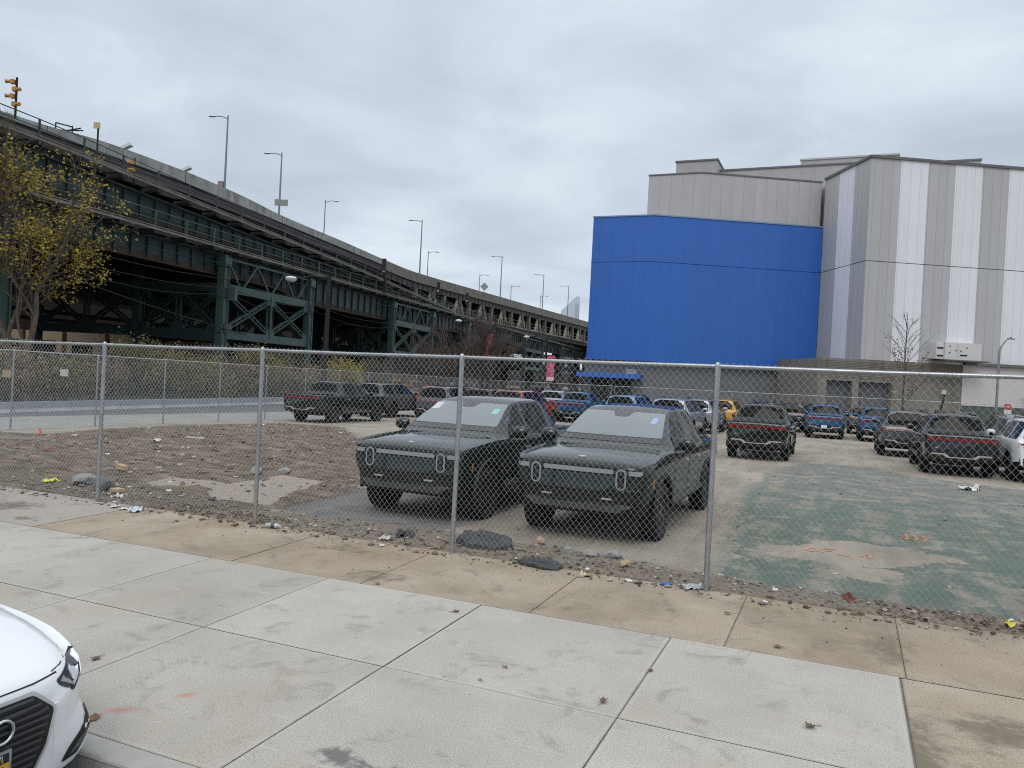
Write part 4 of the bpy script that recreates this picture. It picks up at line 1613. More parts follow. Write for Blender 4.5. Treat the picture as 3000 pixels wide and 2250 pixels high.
def lamp(root_name, label, base, h, arm_dir, arm, group, r=.09, cobra=True, box=False):
    root = thing(root_name, label, 'street lamp', base, 0, group)
    mb = MB()
    mb.tube([(0, 0, -1.2), (0, 0, h)], [r * 1.25, r * .7], 10)
    mb.tube([(0, 0, h - .35), arm_dir * arm * .5 + Vector((0, 0, h - .12)), arm_dir * arm + Vector((0, 0, h - .10))], [r * .55, r * .5, r * .45], 8)
    mb.build('pole', LAMPM, root, 60)
    mb = MB()
    c = arm_dir * (arm + .35) + Vector((0, 0, h - .12))
    sd = arm_dir.cross(Vector((0, 0, 1)))
    pts = [c - arm_dir * .45, c - arm_dir * .3, c + arm_dir * .05, c + arm_dir * .35, c + arm_dir * .47]
    for i, (p, q_) in enumerate(zip(pts[:-1], pts[1:])):
        pass
    prof = [.05, .13, .19, .16, .04]
    vs = []
    for p, w in zip(pts, prof):
        for j in range(8):
            g = 2 * math.pi * j / 8
            vs.append(p + sd * math.cos(g) * w + Vector((0, 0, math.sin(g) * w * .55)))
    fs = [(i * 8 + j, i * 8 + (j + 1) % 8, (i + 1) * 8 + (j + 1) % 8, (i + 1) * 8 + j) for i in range(4) for j in range(8)] + [tuple(range(8)), tuple(range(32, 40))]
    mb.add(vs, fs)
    mb.build('lamp_head', WHITEM, root, 50)
    if box:
        mb = MB()
        mb.box((-.35, -.1, .45), (.55, .35, .55))
        mb.build('control_box', M('rusty_box', (.28, .20, .18), .8), root)
    return root


tB = (B23(1, 0, 0) - B23(0, 0, 0))
lB = (B23(0, 1, 0) - B23(0, 0, 0))
LG = 'street lamps along the highway bridge'
lamp_dirs = Vector((-.97, .1, 0)).normalized()
NEAR = [(62.3, 20.3, 7.6, 'tall grey lamp on the bridge parapet with a rusty box at its foot', True), (70.8, 19.2, 7.3, 'grey lamp with rounded white head and a square sign plate on its pole', False),
        (102.8, 17.4, 8.1, 'grey lamp with its arm to the left above the end of the stained parapet', False), (132.7, 17.3, 7.7, 'grey bridge lamp just right of the diamond sign', False),
        (154.6, 17.4, 7.3, 'grey bridge lamp with its arm to the left above the cream truss', False), (170.8, 17.4, 7.0, 'grey bridge lamp standing before the far slanted tower', False)]
for s_, z_, h_, lb, bx in NEAR:
    lamp('street_lamp', lb, B23(s_, 60.2, z_), h_, lamp_dirs, 1.3, LG, .10, box=bx)
FARL = [(98.6, 'small lamp with its arm to the right over the highest stretch of parapet', 22.95), (131, 'small lamp with right arm beside the tall left-armed lamp', 21.1), (154, 'small lamp with right arm left of the diamond sign', 20.2),
        (171.5, 'small lamp with right arm right of the diamond sign', 20.05), (191, 'small distant lamp with right arm between two left-armed lamps', 20.0)]
for s_, lb, zt60 in FARL:
    top = EYE + (zt60 - EYE) * 75 / 60
    lamp('street_lamp', lb, B23(s_, 75, 16.5), top - 16.5, -lamp_dirs, 1.3, LG, .10)
mb = MB(B23(70.8, 60.2, 19.2))
sg = thing('traffic_sign', 'blank square grey back of a sign on a bridge lamp pole', 'sign', B23(70.8, 60.05, 20.6))
mb = MB()
mb.box((.1, -.06, .2), (1.5, .05, .72))
mb.build('sign_panel', M('sign_back', (.26, .27, .265), .5, .3), sg)
sg = thing('traffic_sign', 'small diamond warning sign on a post above the bridge parapet', 'sign', B23(125.7, 60.2, 17.3))
mb = MB()
mb.tube([(0, 0, -.4), (0, 0, .7)], .05, 6)
mb.build('post', LAMPM, sg)
mb = MB()
mb.prism([(0, -.75), (.75, 0), (0, .75), (-.75, 0)], lambda p, t: Vector((p[0], t, 1.05 + p[1])), -.03, .03)
mb.build('sign_panel', M('sign_grey', (.25, .265, .27), .5, .2, (.33, .34, .34), 5), sg)
sg = thing('gantry_sign', 'wide grey overhead highway sign seen from behind on thin legs', 'sign', B23(198, 60, 16))
mb = MB()
for x in (-1.2, .5):
    mb.tube([(x, 0, -.5), (x, 0, 3.4)], .07, 6)
for z in (2.0, 2.7, 3.3):
    mb.beam((-2.6, 0, z - .6), (3.2, 0, z - .6), .08, .08)
mb.build('frame', LAMPM, sg)
mb = MB()
mb.box((1.6, -.1, 2.25), (4.6, .08, 1.7))
for k in range(5):
    mb.box((-.2 + k * .9, -.16, 2.25), (.06, .04, 1.6))
mb.build('sign_panel', M('sign_panel_grey', (.20, .21, .21), .5, .2, (.27, .275, .27), 2), sg)

# ---- things on the upper walk
YEL = M('signal_yellow', (.46, .24, .055), .5, 0, (.36, .185, .05), 4)


def horn_signal(label, base, h, heads):
    root = thing('railway_signal', label, 'signal', base, 0, 'yellow railway signals on the upper walkway')
    mb = MB()
    mb.tube([(0, 0, -.3), (0, 0, h)], .055, 8)
    mb.build('post', DARKST, root)
    for x, z, dr in heads:
        mb = MB()
        mb.box((x * .30, -.08, z), (.19, .20, .21))
        v = Vector((dr, -.3, -.05)).normalized()
        c = Vector((x * .30, -.08, z))
        mb.tube([c + v * .10, c + v * .27, c + v * .33], [.075, .09, .10], 12)
        mb.build('lamp_unit', YEL, root, 50)
    return root


horn_signal('four yellow signal lamps stacked on a thin post high above the viaduct rail', S15(31.4, 35.0, 14.3), 1.75, [(-.5, 1.5, -1), (-.1, 1.12, 1), (-.42, .78, -1), (-.08, .38, 1)])
horn_signal('yellow signal with lamps facing left fixed low against the brown girder', S15(39.8, 35.1, 13.05), 1.35, [(-.2, 1.05, -1), (-.12, .62, -.2), (-.35, .2, -1)])
sg = thing('track_sign', 'small yellow plate on a thin post above the viaduct', 'sign', S15(36.7, 34.95, 13.2))
mb = MB()
mb.tube([(0, 0, -.4), (0, 0, 2.0)], .05, 6)
mb.build('post', DARKST, sg)
mb = MB()
mb.box((-.05, -.06, 2.15), (.36, .05, .34))
mb.build('sign_panel', M('pale_yellow', (.55, .42, .18), .6, 0, (.42, .34, .2), 9), sg)
sg = thing('railway_signal', 'tall black railway signal with a box on the walkway rail', 'signal', S15(76, 35.0, 10.5))
mb = MB()
mb.box((0, 0, .9), (.75, .5, 1.5))
mb.build('signal_box', DARKST, sg)
mb = MB()
mb.box((.02, 0, 2.7), (.38, .3, 1.9))
mb.tube([(0, .1, .2), (0, .1, 3.6)], .05, 6)
mb.build('signal_head', DARKST, sg)
mb = MB()
mb.lathe([(-.17, .1), (-.2, .09), (-.2, 0)], 10, 'y', (.02, 0, 2.3))
mb.build('lens', M('pale_lens', (.6, .55, .45), .3), sg)
for (s_, lb) in ((93, 'black two lamp signal on a post before the bridge posts'), (104.5, 'black signal mast with a pale lens beside the bridge truss')):
    sg = thing('railway_signal', lb, 'signal', S15(s_, 35.2, 10.5))
    mb = MB()
    mb.tube([(0, 0, -.2), (0, 0, 3.0)], .05, 6)
    mb.box((0, -.1, 2.6), (.42, .3, 1.6))
    mb.build('signal_head', DARKST, sg)
    mb = MB()
    mb.lathe([(-.26, .09), (-.28, 0)], 10, 'y', (0, 0, 2.3))
    mb.build('lens', WHITEM, sg)
# flood lamps, a lost white cup and the frame lying above the parapet
for s_, lb in ((50.3, 'white floodlight tilted up on the parapet nearer the yellow plate'), (57.2, 'white floodlight on the parapet next to the tall boxed lamp')):
    fl = thing('floodlight', lb, 'floodlight', B23(s_, 60.2, ztop(s_)), 0, 'floodlights on the parapet')
    mb = MB()
    mb.obox((0, 0, .32), (.42, 0, .22), (0, .28, 0), (-.06, 0, .12))
    mb.build('lamp_head', WHITEM, fl)
    mb = MB()
    mb.beam((-.15, 0, -.05), (-.1, 0, .25), .08, .08)
    mb.build('bracket', LAMPM, fl)
fr = thing('bent_pipework', 'dark bent steel pipe frame poking above the parapet', 'frame', B23(44.6, 61.0, 20.4))
mb = MB()
for p in ([(-2.2, 0, .9), (-1.0, 0, .45), (1.8, 0, .55)], [(-2.2, 0, .9), (-2.2, 0, .5), (-.4, 0, .3), (1.6, 0, .75)], [(-.5, 0, 1.1), (-.5, 0, .3)], [(-.5, 0, 1.1), (.9, 0, .8)], [(.9, 0, .1), (.9, 0, .9)], [(-.8, 0, .6), (-.9, 0, .0)]):
    mb.tube(p, .06, 5)
mb.build('pipe', DARKST, fr)
for s_, lb in ((31.9, 'grey steel stub beside the stacked yellow signal lamps'), (33.6, 'grey leaning steel stub on the brown girder')):
    st_ = thing('steel_stub', lb, 'bracket', S15(s_, 39.0, 15.0), 0, 'steel stubs on the brown girder')
    mb = MB()
    mb.beam((-.1, 0, -.2), (0, 0, .75), .3, .3)
    mb.build('stub_post', LAMPM, st_)
tw = thing('office_tower', 'pale haze-tinted tower with slanted roof far behind the bridge', 'tower', (105, 1500, 0))
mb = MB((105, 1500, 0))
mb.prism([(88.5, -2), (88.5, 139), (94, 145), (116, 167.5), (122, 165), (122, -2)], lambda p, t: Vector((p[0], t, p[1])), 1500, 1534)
hz = M('haze_tinted_cladding', (.52, .58, .64), .7, 0, (.48, .545, .61), .02)  # distance haze is painted into this pale blue-grey colour, no air volume
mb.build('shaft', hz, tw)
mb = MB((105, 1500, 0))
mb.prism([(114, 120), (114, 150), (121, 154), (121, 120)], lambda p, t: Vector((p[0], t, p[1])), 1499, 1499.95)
mb.build('window_band', M('haze_tinted_glass', (.36, .42, .48), .5), tw)  # glass colour paled to imitate the same distance haze
# ---------------------------------------------------------------- store building
def panel_mat(name, col, seam=1.0, dark=.6, hl=0, vary=.05, rough=.5):
    """flat metal cladding: upright joints every `seam` metres of UV, faint panel-to-panel change"""
    m, nt, b = newmat(name)
    uv = coords(nt, 'UV')
    sp = nt.nodes.new('ShaderNodeSeparateXYZ')
    nt.links.new(uv, sp.inputs[0])
    fr = math_node(nt, 'FRACT', math_node(nt, 'DIVIDE', sp.outputs[0], seam))
    fl = math_node(nt, 'FLOOR', math_node(nt, 'DIVIDE', sp.outputs[0], seam))
    wn = nt.nodes.new('ShaderNodeTexWhiteNoise')
    wn.noise_dimensions = '1D'
    nt.links.new(fl, wn.inputs['W'])
    d = math_node(nt, 'ABSOLUTE', math_node(nt, 'SUBTRACT', fr, .5))
    line = nt.nodes.new('ShaderNodeMapRange')
    nt.links.new(d, line.inputs[0])
    w = .022 / seam
    line.inputs[1].default_value = .5 - w * 1.6
    line.inputs[2].default_value = .5 - w * .4
    n1 = noise_node(nt, .25, 7, .6, uv).outputs[0]
    n2 = noise_node(nt, 1.0, 7, .65, stretch(nt, uv, (1.4, .12, 1))).outputs[0]
    x = math_node(nt, 'MULTIPLY_ADD', math_node(nt, 'SUBTRACT', wn.outputs[0], .5), vary * 2, 1.0)
    x = math_node(nt, 'MULTIPLY', x, math_node(nt, 'MULTIPLY_ADD', n1, .16, .92))
    x = math_node(nt, 'MULTIPLY', x, math_node(nt, 'MULTIPLY_ADD', n2, .20, .90))
    x = math_node(nt, 'MULTIPLY', x, math_node(nt, 'MULTIPLY_ADD', line.outputs[0], -(1 - dark), 1.0))
    c = mixc(nt, 1.0, col, (1, 1, 1), 'MULTIPLY')
    n = nt.nodes.new('ShaderNodeMix')
    n.data_type = 'RGBA'
    n.blend_type = 'MULTIPLY'
    n.inputs[0].default_value = 1
    n.inputs[6].default_value = rgb(col)
    nt.links.new(x, n.inputs[7])
    nt.links.new(n.outputs[2], b.inputs['Base Color'])
    b.inputs['Roughness'].default_value = rough
    bump(nt, b, line.outputs[0], -.5, .03)
    return m


def wall_uv(me_obj):
    me = me_obj.data
    ul = me.uv_layers.new(name='UVMap')
    for p in me.polygons:
        n = p.normal
        t = Vector((-n.y, n.x, 0))
        if t.length < .1:
            t = Vector((1, 0, 0))
        t.normalize()
        for li in p.loop_indices:
            co = me.vertices[me.loops[li].vertex_index].co
            ul.data[li].uv = (co.dot(t), co.z)
    return me_obj


BLUEP = panel_mat('blue_cladding', (.026, .125, .46), 1.05, .84, vary=.02, rough=.42)
GREYP = panel_mat('grey_cladding', (.44, .425, .425), 1.0, .72, vary=.03)
STRD = panel_mat('grey_stripe', (.43, .425, .43), .757, .72, vary=.03)
STRL = panel_mat('white_stripe', (.72, .73, .77), .757, .78, vary=.025)
CAPM = M('roof_cap', (.14, .135, .13), .5, .3)
BASEG = panel_mat('base_blockwork', (.135, .145, .155), 3.0, .8, vary=.06, rough=.85)
BOARD = concrete_stained('board_concrete', (.17, .158, .14), (.225, .21, .185), (.115, .105, .09))
DOOR = panel_mat('dock_door', (.085, .092, .10), .6, .8, rough=.6)
PINKW = M('pale_annex', (.52, .485, .485), .75, 0, (.58, .54, .54), .5)
GRNB = M('green_band', (.05, .07, .065), .7)

E_R = R(84.5)
dRv = Vector((math.sin(E_R), math.cos(E_R), 0))
dGv = Vector((CT, ST, 0))
nRv = Vector((-dRv.y, dRv.x, 0))          # into the building
nGv = Vector((-dGv.y, dGv.x, 0))
PL, PB, PE = Vector((6.40, 68.55, 0)), Vector((11.38, 66.42, 0)), Vector((26.24, 67.86, 0))
PK = Vector((26.96, 60.7, 0))
bld = thing('store_building', 'big store building with blue box front, grey walls and striped cladding', 'building', (18, 70, 0))
OB = bld.location.copy()


def wallobj(name, pts, z0, z1, thick, mats, par=None, cap=None):
    """a wall along a plan polyline (left to right as seen), thickness going back"""
    par = par or bld
    mb = MB(OB)
    back = []
    for i, p in enumerate(pts):
        a = (pts[min(i + 1, len(pts) - 1)] - pts[max(i - 1, 0)]).normalized()
        back.append(p + Vector((-a.y, a.x, 0)) * thick)
    for i in range(len(pts) - 1):
        q = [pts[i], pts[i + 1], back[i + 1], back[i]]
        vs = [Vector((p.x, p.y, z)) for z in (z0, z1) for p in q]
        mb.add(vs, [(0, 1, 5, 4), (1, 2, 6, 5), (2, 3, 7, 6), (3, 0, 4, 7), (3, 2, 1, 0), (4, 5, 6, 7)])
    o = mb.build(name, mats, par)
    wall_uv(o)
    if cap:
        mb = MB(OB)
        for i in range(len(pts) - 1):
            a = (pts[i + 1] - pts[i]).normalized()
            nb = Vector((-a.y, a.x, 0))
            L = (pts[i + 1] - pts[i]).length
            mb.obox((pts[i] + pts[i + 1]) / 2 + nb * .12 + Vector((0, 0, z1 + .04)), a * (L / 2 + .04), nb * .18, Vector((0, 0, .055)))
        mb.build('roof_edge', CAPM if cap == 1 else cap, par)
    return o


up_ = lambda p, d, k: p + d * k
# blue box: upper and lower sheets with a shadow gap between
WHC = M('pale_cap_blue', (.20, .27, .40), .5)
wallobj('blue_cladding', [PL, PB, PE], 4.28, 12.75, .45, BLUEP)
wallobj('blue_cladding', [PL, PB, PE], 12.79, 16.70, .45, BLUEP, cap=WHC)
gp = [p + nRv * .12 for p in (PL, PB, PE)]
wallobj('joint_backing', [p + nRv * .10 for p in (PL, PB, PE)], 12.70, 12.86, .2, M('blue_joint', (.018, .07, .26), .7))
mb = MB(OB)
mb.prism([tuple(p.xy) for p in (PL + nGv * .3 + dGv * .2, PB + nRv * .3, PE + nRv * .3, PE + nRv * 20, PL + nGv * 16 + dGv * .5)], lambda p, z: Vector((p[0], p[1], z)), 16.0, 16.6)
mb.build('blue_roof', GREYP, bld)
# side of the blue box and its underside
sL = PL + nGv * 14
wallobj('blue_side', [sL, PL + nGv * .46], 4.28, 16.70, .4, BLUEP)
mb = MB(OB)
mb.prism([tuple(p.xy) for p in (PL + nRv * .5, PB + nRv * .5, PE + nRv * .5, PE + nRv * 10, PL + nGv * 10 + dGv * .5)], lambda p, z: Vector((p[0], p[1], z)), 4.3, 4.6)
mb.build('blue_soffit', BASEG, bld)
# grey wall above and behind
GL = PL + nGv * .7 + dGv * 4.95
GBn = PB + nRv * .65 + dRv * 4.1
GE = PE + nRv * .65 + dRv * .05
GL = GBn - dGv * 4.6
wallobj('grey_wall', [GL, GBn, GE], 16.3, 20.78, .5, GREYP, cap=1)
mb = MB(OB)
mb.prism([tuple(p.xy) for p in (GL + nGv * .3 + dGv * .3, GBn + nRv * .3, GE + nRv * .3, GE + nRv * 25, GL + nGv * 14 + dGv * .5)], lambda p, z: Vector((p[0], p[1], z)), 16.0, 20.5)
mb.build('roof_deck', GREYP, bld)
wallobj('grey_side', [GL + nGv * 12, GL + nGv * .52], 16.3, 20.78, .4, GREYP)
# striped block: return wall, then the long front
IN = PE + dRv * .02 + nRv * -.01


def stripes(name, P, d, nb, spans, z0, z1, zs):
    mb = MB(OB)
    for (a, b_, m) in spans:
        for (za, zb) in ((z0, zs - .03), (zs + .03, z1)):
            p, q = P + d * a, P + d * b_
            vs = [Vector((t.x, t.y, z)) for z in (za, zb) for t in (p, q, q + nb * .4, p + nb * .4)]
            mb.add(vs, [(0, 1, 5, 4), (1, 2, 6, 5), (2, 3, 7, 6), (3, 0, 4, 7), (3, 2, 1, 0), (4, 5, 6, 7)], m)
    p, q = P + d * spans[0][0] + nb * .06, P + d * spans[-1][1] + nb * .06
    vs = [Vector((t.x, t.y, z)) for z in (zs - .06, zs + .06) for t in (p, q, q + nb * .2, p + nb * .2)]
    mb.add(vs, [(0, 1, 5, 4), (1, 2, 6, 5), (2, 3, 7, 6), (3, 0, 4, 7)], 2)
    o = mb.build(name, [STRD, STRL, CAPM], bld)
    wall_uv(o)
    a = (P + d * spans[0][0] + P + d * spans[-1][1]) / 2
    L = spans[-1][1] - spans[0][0]
    mb = MB(OB)
    mb.obox(a + nb * .1 + Vector((0, 0, z1 + .08)), d * (L / 2 + .04), nb * .22, Vector((0, 0, .10)))
    mb.build('roof_edge', CAPM, bld)
    return o


dSv = (PK - IN).normalized()
nSv = Vector((-dSv.y, dSv.x, 0))
LS = (PK - IN).length
stripes('striped_return', IN, dSv, nSv, [(.02, 2.42, 0), (2.42, 4.85, 1), (4.85, LS, 0)], 5.12, 20.82, 12.8)
w = 2.262
sp = [(.0, 2.46, 0)] + [(2.46 + w * k, 2.46 + w * (k + 1), (k + 1) % 2) for k in range(12)]
stripes('striped_front', PK + dRv * .002, dRv, nRv, sp, 5.12, 20.82, 12.8)
KR = PK + dRv * (2.46 + w * 12)
mb = MB(OB)
mb.prism([tuple(p.xy) for p in (PK + nRv * .4 + dRv * .4, KR + nRv * .4, KR + nRv * 30, IN + nRv * 22 + dRv * .5)], lambda p, z: Vector((p[0], p[1], z)), 5.2, 20.5)
mb.build('striped_core', GREYP, bld)
# ground-floor walls
wallobj('base_wall', [PL + nRv * .55, PB + nRv * .55, PE + nRv * .55 + dRv * -.3], -1, 4.28, .4, BASEG)
CB0 = PK - dRv * 3.4
segs = [(0, .75, 0), (.75, 2.85, 1), (2.85, 3.35, 0), (3.35, 6.05, 1), (6.05, 11.85, 0)]
for a, b_, dr in segs:
    if dr:
        wallobj('concrete_lintel', [CB0 + dRv * a, CB0 + dRv * b_], 3.38, 5.10, .6, BOARD)
        o = wallobj('dock_door', [CB0 + dRv * a + nRv * .45, CB0 + dRv * b_ + nRv * .45], -1, 3.38, .15, DOOR)
    else:
        wallobj('concrete_wall', [CB0 + dRv * a, CB0 + dRv * b_], -1, 5.10, .6, BOARD)
mb = MB(OB)
mb.prism([tuple((CB0 + dRv * a + nRv * b_).xy) for a, b_ in ((0, .6), (11.8, .6), (11.8, 9), (0, 7.2))], lambda p, z: Vector((p[0], p[1], z)), -1, 5.05)
mb.build('base_core', BOARD, bld)
mb = MB(OB)
for k in range(12):
    mb.obox(CB0 + dRv * 5.95 - nRv * .012 + Vector((0, 0, 3.6 + .12 * k)), dRv * 5.9, nRv * .011, Vector((0, 0, .012)))
mb.build('board_marks', BOARD, bld)
AN = PK + dRv * 8.46
wallobj('annex_wall', [AN - nRv * .05, KR - nRv * .05], 1.95, 5.12, .6, PINKW)
wallobj('annex_band', [AN - nRv * .0, KR - nRv * .0], -1, 1.945, .5, GRNB)
wallobj('annex_ledge', [AN - nRv * .35, KR - nRv * .35], 5.125, 5.34, .5, CAPM)
# roof-top volumes
ROOFB = panel_mat('roof_box', (.36, .355, .35), 1.4, .85, vary=.03)


def roofbox(p, L, dep, z0, z1, name, cap):
    o = wallobj(name, [p, p + dGv * L], z0, z1, dep, ROOFB)
    mb = MB(OB)
    for q, d, l in ((p + dGv * L / 2, dGv, L / 2 + .1),):
        mb.obox(q + nGv * .1 + Vector((0, 0, z1 + .08)), d * l, nGv * .2, Vector((0, 0, .085)))
    mb.obox(p + dGv * L + nGv * dep / 2 + Vector((0, 0, z1 + .08)), nGv * (dep / 2 - .12), dGv * .1, Vector((0, 0, .085)))
    mb.build('roof_edge', cap, bld)


roofbox(Vector((16.4, 84, 0)), 4.33, 5, 20, 26.3, 'roof_volume', CAPM)
roofbox(Vector((20.98, 84, 0)) - dGv * 1, 16, 12, 20, 25.6, 'roof_volume', CAPM)
roofbox(Vector((29.84, 84.3, 0)), 9.5, 6, 20, 27.3, 'roof_volume', M('pale_cap', (.42, .43, .42), .6))
roofbox(Vector((29.84, 84, 0)) + dGv * 11.2, 5.5, 4, 20, 26.2, 'roof_volume', CAPM)
# entrance awning and its doors
aw0, aw1 = PL - dGv * .55 - nGv * .9, PL + dGv * 5.0 - nGv * .9
wallobj('blue_awning', [aw0, aw1], 2.72, 3.12, 1.3, M('awning_blue', (.026, .125, .46), .5))
for a in (.6, 2.6):
    wallobj('entrance_door', [PL + dGv * a + nRv * .40, PL + dGv * (a + 1.7) + nRv * .45], -.5, 2.6, .08, GLASS)
    wallobj('door_frame', [PL + dGv * (a - .12) + nRv * .38, PL + dGv * a + nRv * .38], -.5, 2.6, .1, CAPM)
av = thing('awning_vent', 'small louvred vent unit standing on the blue awning', 'vent', PL + dGv * 4.2 - nGv * .3 + Vector((0, 0, 3.12)), TH)
mb = MB()
for k in range(4):
    mb.box((0, 0, .06 + .1 * k), (.85, .4, .07))
mb.box((0, .05, .2), (.7, .3, .4))
mb.build('louvre', M('vent_grey', (.4, .41, .41), .5, .3), av)
# equipment on the walls
eq = thing('generator_unit', 'pale boxed generator unit high on the striped wall with black latches', 'generator', PK + dRv * 6.2 - nRv * .9 + Vector((0, 0, 5.35)), math.pi / 2 - E_R)
PALE = M('pale_sheet', (.56, .555, .55), .55, 0, (.62, .61, .60), 1.0)
mb = MB()
mb.box((1.45, .4, .75), (3.0, 1.2, 1.32))
mb.box((-.38, .45, .75), (.62, 1.1, 1.28))
mb.build('housing', PALE, eq)
mb = MB()
for x in (1.45,):
    mb.box((x, .1, .02), (3.6, 1.8, .09))
mb.build('platform', CAPM, eq)
mb = MB()
for x, z in ((.35, 1.13), (1.75, 1.05), (.34, .62), (1.75, .48), (.84, .80), (1.27, .78)):
    mb.box((x, -.21, z), (.09, .03, .09))
mb.build('latch', DARKST, eq)
mb = MB()
for x, z, w_ in ((-.38, .95, .5), (-.38, .35, .5), (1.47, .45, .5)):
    mb.box((x, -.2 if x > 0 else -.11, z), (w_, .03, .12))
mb.build('louvre', DARKST, eq)
mb = MB()
for x in (.95, 1.08):
    mb.box((x, -.203, .78), (.012, .01, 1.0))
mb.build('door_seam', CAPM, eq)
vp = thing('vent_pipe', 'black bent vent pipe right of the generator unit', 'pipe', PK + dRv * 9.45 - nRv * .2 + Vector((0, 0, 5.34)), math.pi / 2 - E_R)
mb = MB()
mb.tube([(0, 0, -.05), (0, 0, .48), (-.05, 0, .52), (-.28, 0, .52)], .045, 6)
mb.build('pipe', DARKST, vp)
wb_ = thing('wall_box', 'small pale utility box on the brown concrete wall', 'utility box', PK + dRv * 6.88 - nRv * .14 + Vector((0, 0, 2.9)), math.pi / 2 - E_R)
mb = MB()
mb.box((0, 0, 0), (.34, .2, .32))
mb.box((0, -.11, -.02), (.26, .02, .22))
mb.build('housing', PALE, wb_)
for t_, lb in ((2.7, 'white wall camera on the brown concrete beside the bare tree'), (13.6, 'white wall camera on the pale annex wall')):
    cm = thing('security_camera', lb, 'camera', PK + dRv * t_ - nRv * .2 + Vector((0, 0, 2.72)), math.pi / 2 - E_R, 'wall cameras')
    mb = MB()
    mb.tube([(0, .16, 0), (0, -.05, .0)], .04, 8)
    mb.box((0, -.12, .02), (.14, .34, .13))
    mb.build('housing', WHITEM, cm)
# ---------------------------------------------------------------- trees, lamps and banners between lot and viaduct
BARK = M('bark', (.055, .045, .036), .95, 0, (.13, .11, .088), 7, .5, 25)
TWIG = M('twig_bark', (.060, .047, .042), .95, 0, (.115, .092, .08), 5)
GREYTWIG = M('grey_bark', (.09, .078, .068), .95, 0, (.15, .13, .115), 5)


def leafmat(name, a, b_, c):
    m, nt, b = newmat(name)
    at = nt.nodes.new('ShaderNodeAttribute')
    at.attribute_name = 'tone'
    nt.links.new(ramp(nt, at.outputs['Fac'], [(.0, a), (.5, b_), (1.0, c)]), b.inputs['Base Color'])
    b.inputs['Roughness'].default_value = .6
    tr = nt.nodes.new('ShaderNodeBsdfTranslucent')
    nt.links.new(ramp(nt, at.outputs['Fac'], [(.0, a), (.5, b_), (1.0, c)]), tr.inputs[0])
    mx = nt.nodes.new('ShaderNodeMixShader')
    mx.inputs[0].default_value = .3
    nt.links.new(b.outputs[0], mx.inputs[1])
    nt.links.new(tr.outputs[0], mx.inputs[2])
    nt.links.new(mx.outputs[0], nt.nodes['Material Output'].inputs[0])
    return m


def limb(rg, p, d, L, wob, n=5, grav=0.0):
    pts = [Vector(p)]
    d = Vector(d).normalized()
    for i in range(n):
        d = (d + Vector((rg.uniform(-1, 1), rg.uniform(-1, 1), rg.uniform(-1, 1) + grav)) * wob).normalized()
        pts.append(pts[-1] + d * L / n)
    return pts, d


def grow(rg, mb, p, d, L, r, depth, spread, kids, tips, wob=.14, grav=.0, shrink=.62, nmin=3):
    pts, dd = limb(rg, p, d, L, wob, 6 if depth > 1 else 4, grav)
    k = len(pts)
    r1 = r * (.62 if depth else .35)
    mb.tube(pts, [r + (r1 - r) * i / (k - 1) for i in range(k)], 7 if depth > 2 else (5 if depth > 1 else 3), cap=False)
    if depth == 0:
        tips += pts[1:]
        return
    n = rg.randint(*kids)
    for i in range(n):
        t = rg.uniform(.35, 1.0) if i else 1.0
        j = t * (k - 1)
        a = int(min(j, k - 2))
        q = pts[a].lerp(pts[a + 1], j - a)
        ax = Vector((rg.uniform(-1, 1), rg.uniform(-1, 1), rg.uniform(-1, 1))).normalized()
        nd = (dd + ax * spread).normalized()
        grow(rg, mb, q, nd, L * shrink * rg.uniform(.75, 1.15), r1 * rg.uniform(.6, .85) if i else r1 * .9, depth - 1, spread, kids, tips, wob * 1.1, grav, shrink)


def leaves_mesh(rg, pts, n, size, mat, jitter, origin, clump=6):
    V, Fc, T = [], [], []
    for _ in range(n // clump):
        c = rg.choice(pts) + Vector((rg.gauss(0, jitter), rg.gauss(0, jitter), rg.gauss(0, jitter)))
        ct = rg.uniform(0, 1)
        for k in range(clump):
            p = c + Vector((rg.gauss(0, 1), rg.gauss(0, 1), rg.gauss(-.3, 1))) * size * 1.3
            a = Vector((rg.uniform(-1, 1), rg.uniform(-1, 1), rg.uniform(-.9, .3))).normalized()
            b_ = a.cross(Vector((rg.uniform(-1, 1), rg.uniform(-1, 1), rg.uniform(-1, 1)))).normalized()
            nn = a.cross(b_)
            s = size * rg.uniform(.6, 1.25)
            i = len(V)
            V += [p, p + a * s * .5 + b_ * s * .30 + nn * s * .08, p + a * s * 1.05 - nn * s * .1, p + a * s * .5 - b_ * s * .30 + nn * s * .08]
            Fc += [(i, i + 1, i + 2), (i, i + 2, i + 3)]
            tn = min(1, max(0, ct * .6 + rg.uniform(0, .4)))
            T += [tn] * 4
    me = bpy.data.meshes.new('crown')
    me.from_pydata([tuple(p) for p in V], [], Fc)
    me.materials.append(mat)
    me.attributes.new('tone', 'FLOAT', 'POINT').data.foreach_set('value', T)
    return me


def tree(name, label, base, seed, h, r, depth, spread, kids, stems=1, lean=.1, leafn=0, leafs=.13, lmat=None, bark=BARK, group=None, wob=.14, grav=.05, shrink=.62, pick=None, clear=.4, jit=.12, first=None):
    rg = random.Random(seed)
    root = thing(name, label, 'tree', base, 0, group)
    mb = MB()
    tips = []
    for k in range(stems):
        d = Vector((rg.uniform(-1, 1) * lean, rg.uniform(-1, 1) * lean, 1))
        if first:
            d = Vector(first[k])
        grow(rg, mb, (rg.uniform(-.1, .1) * (stems > 1), rg.uniform(-.1, .1) * (stems > 1), -.2), d, h * clear, r * (1 if k == 0 else .75), depth, spread, kids, tips, wob, grav, shrink)
    mb.build('trunk', bark, root, 60, normals=False)
    if leafn:
        tp = [p for p in tips if pick(p)] if pick else tips
        obj('crown', leaves_mesh(rg, tp, leafn, leafs, lmat, jit, base), root)
    return root


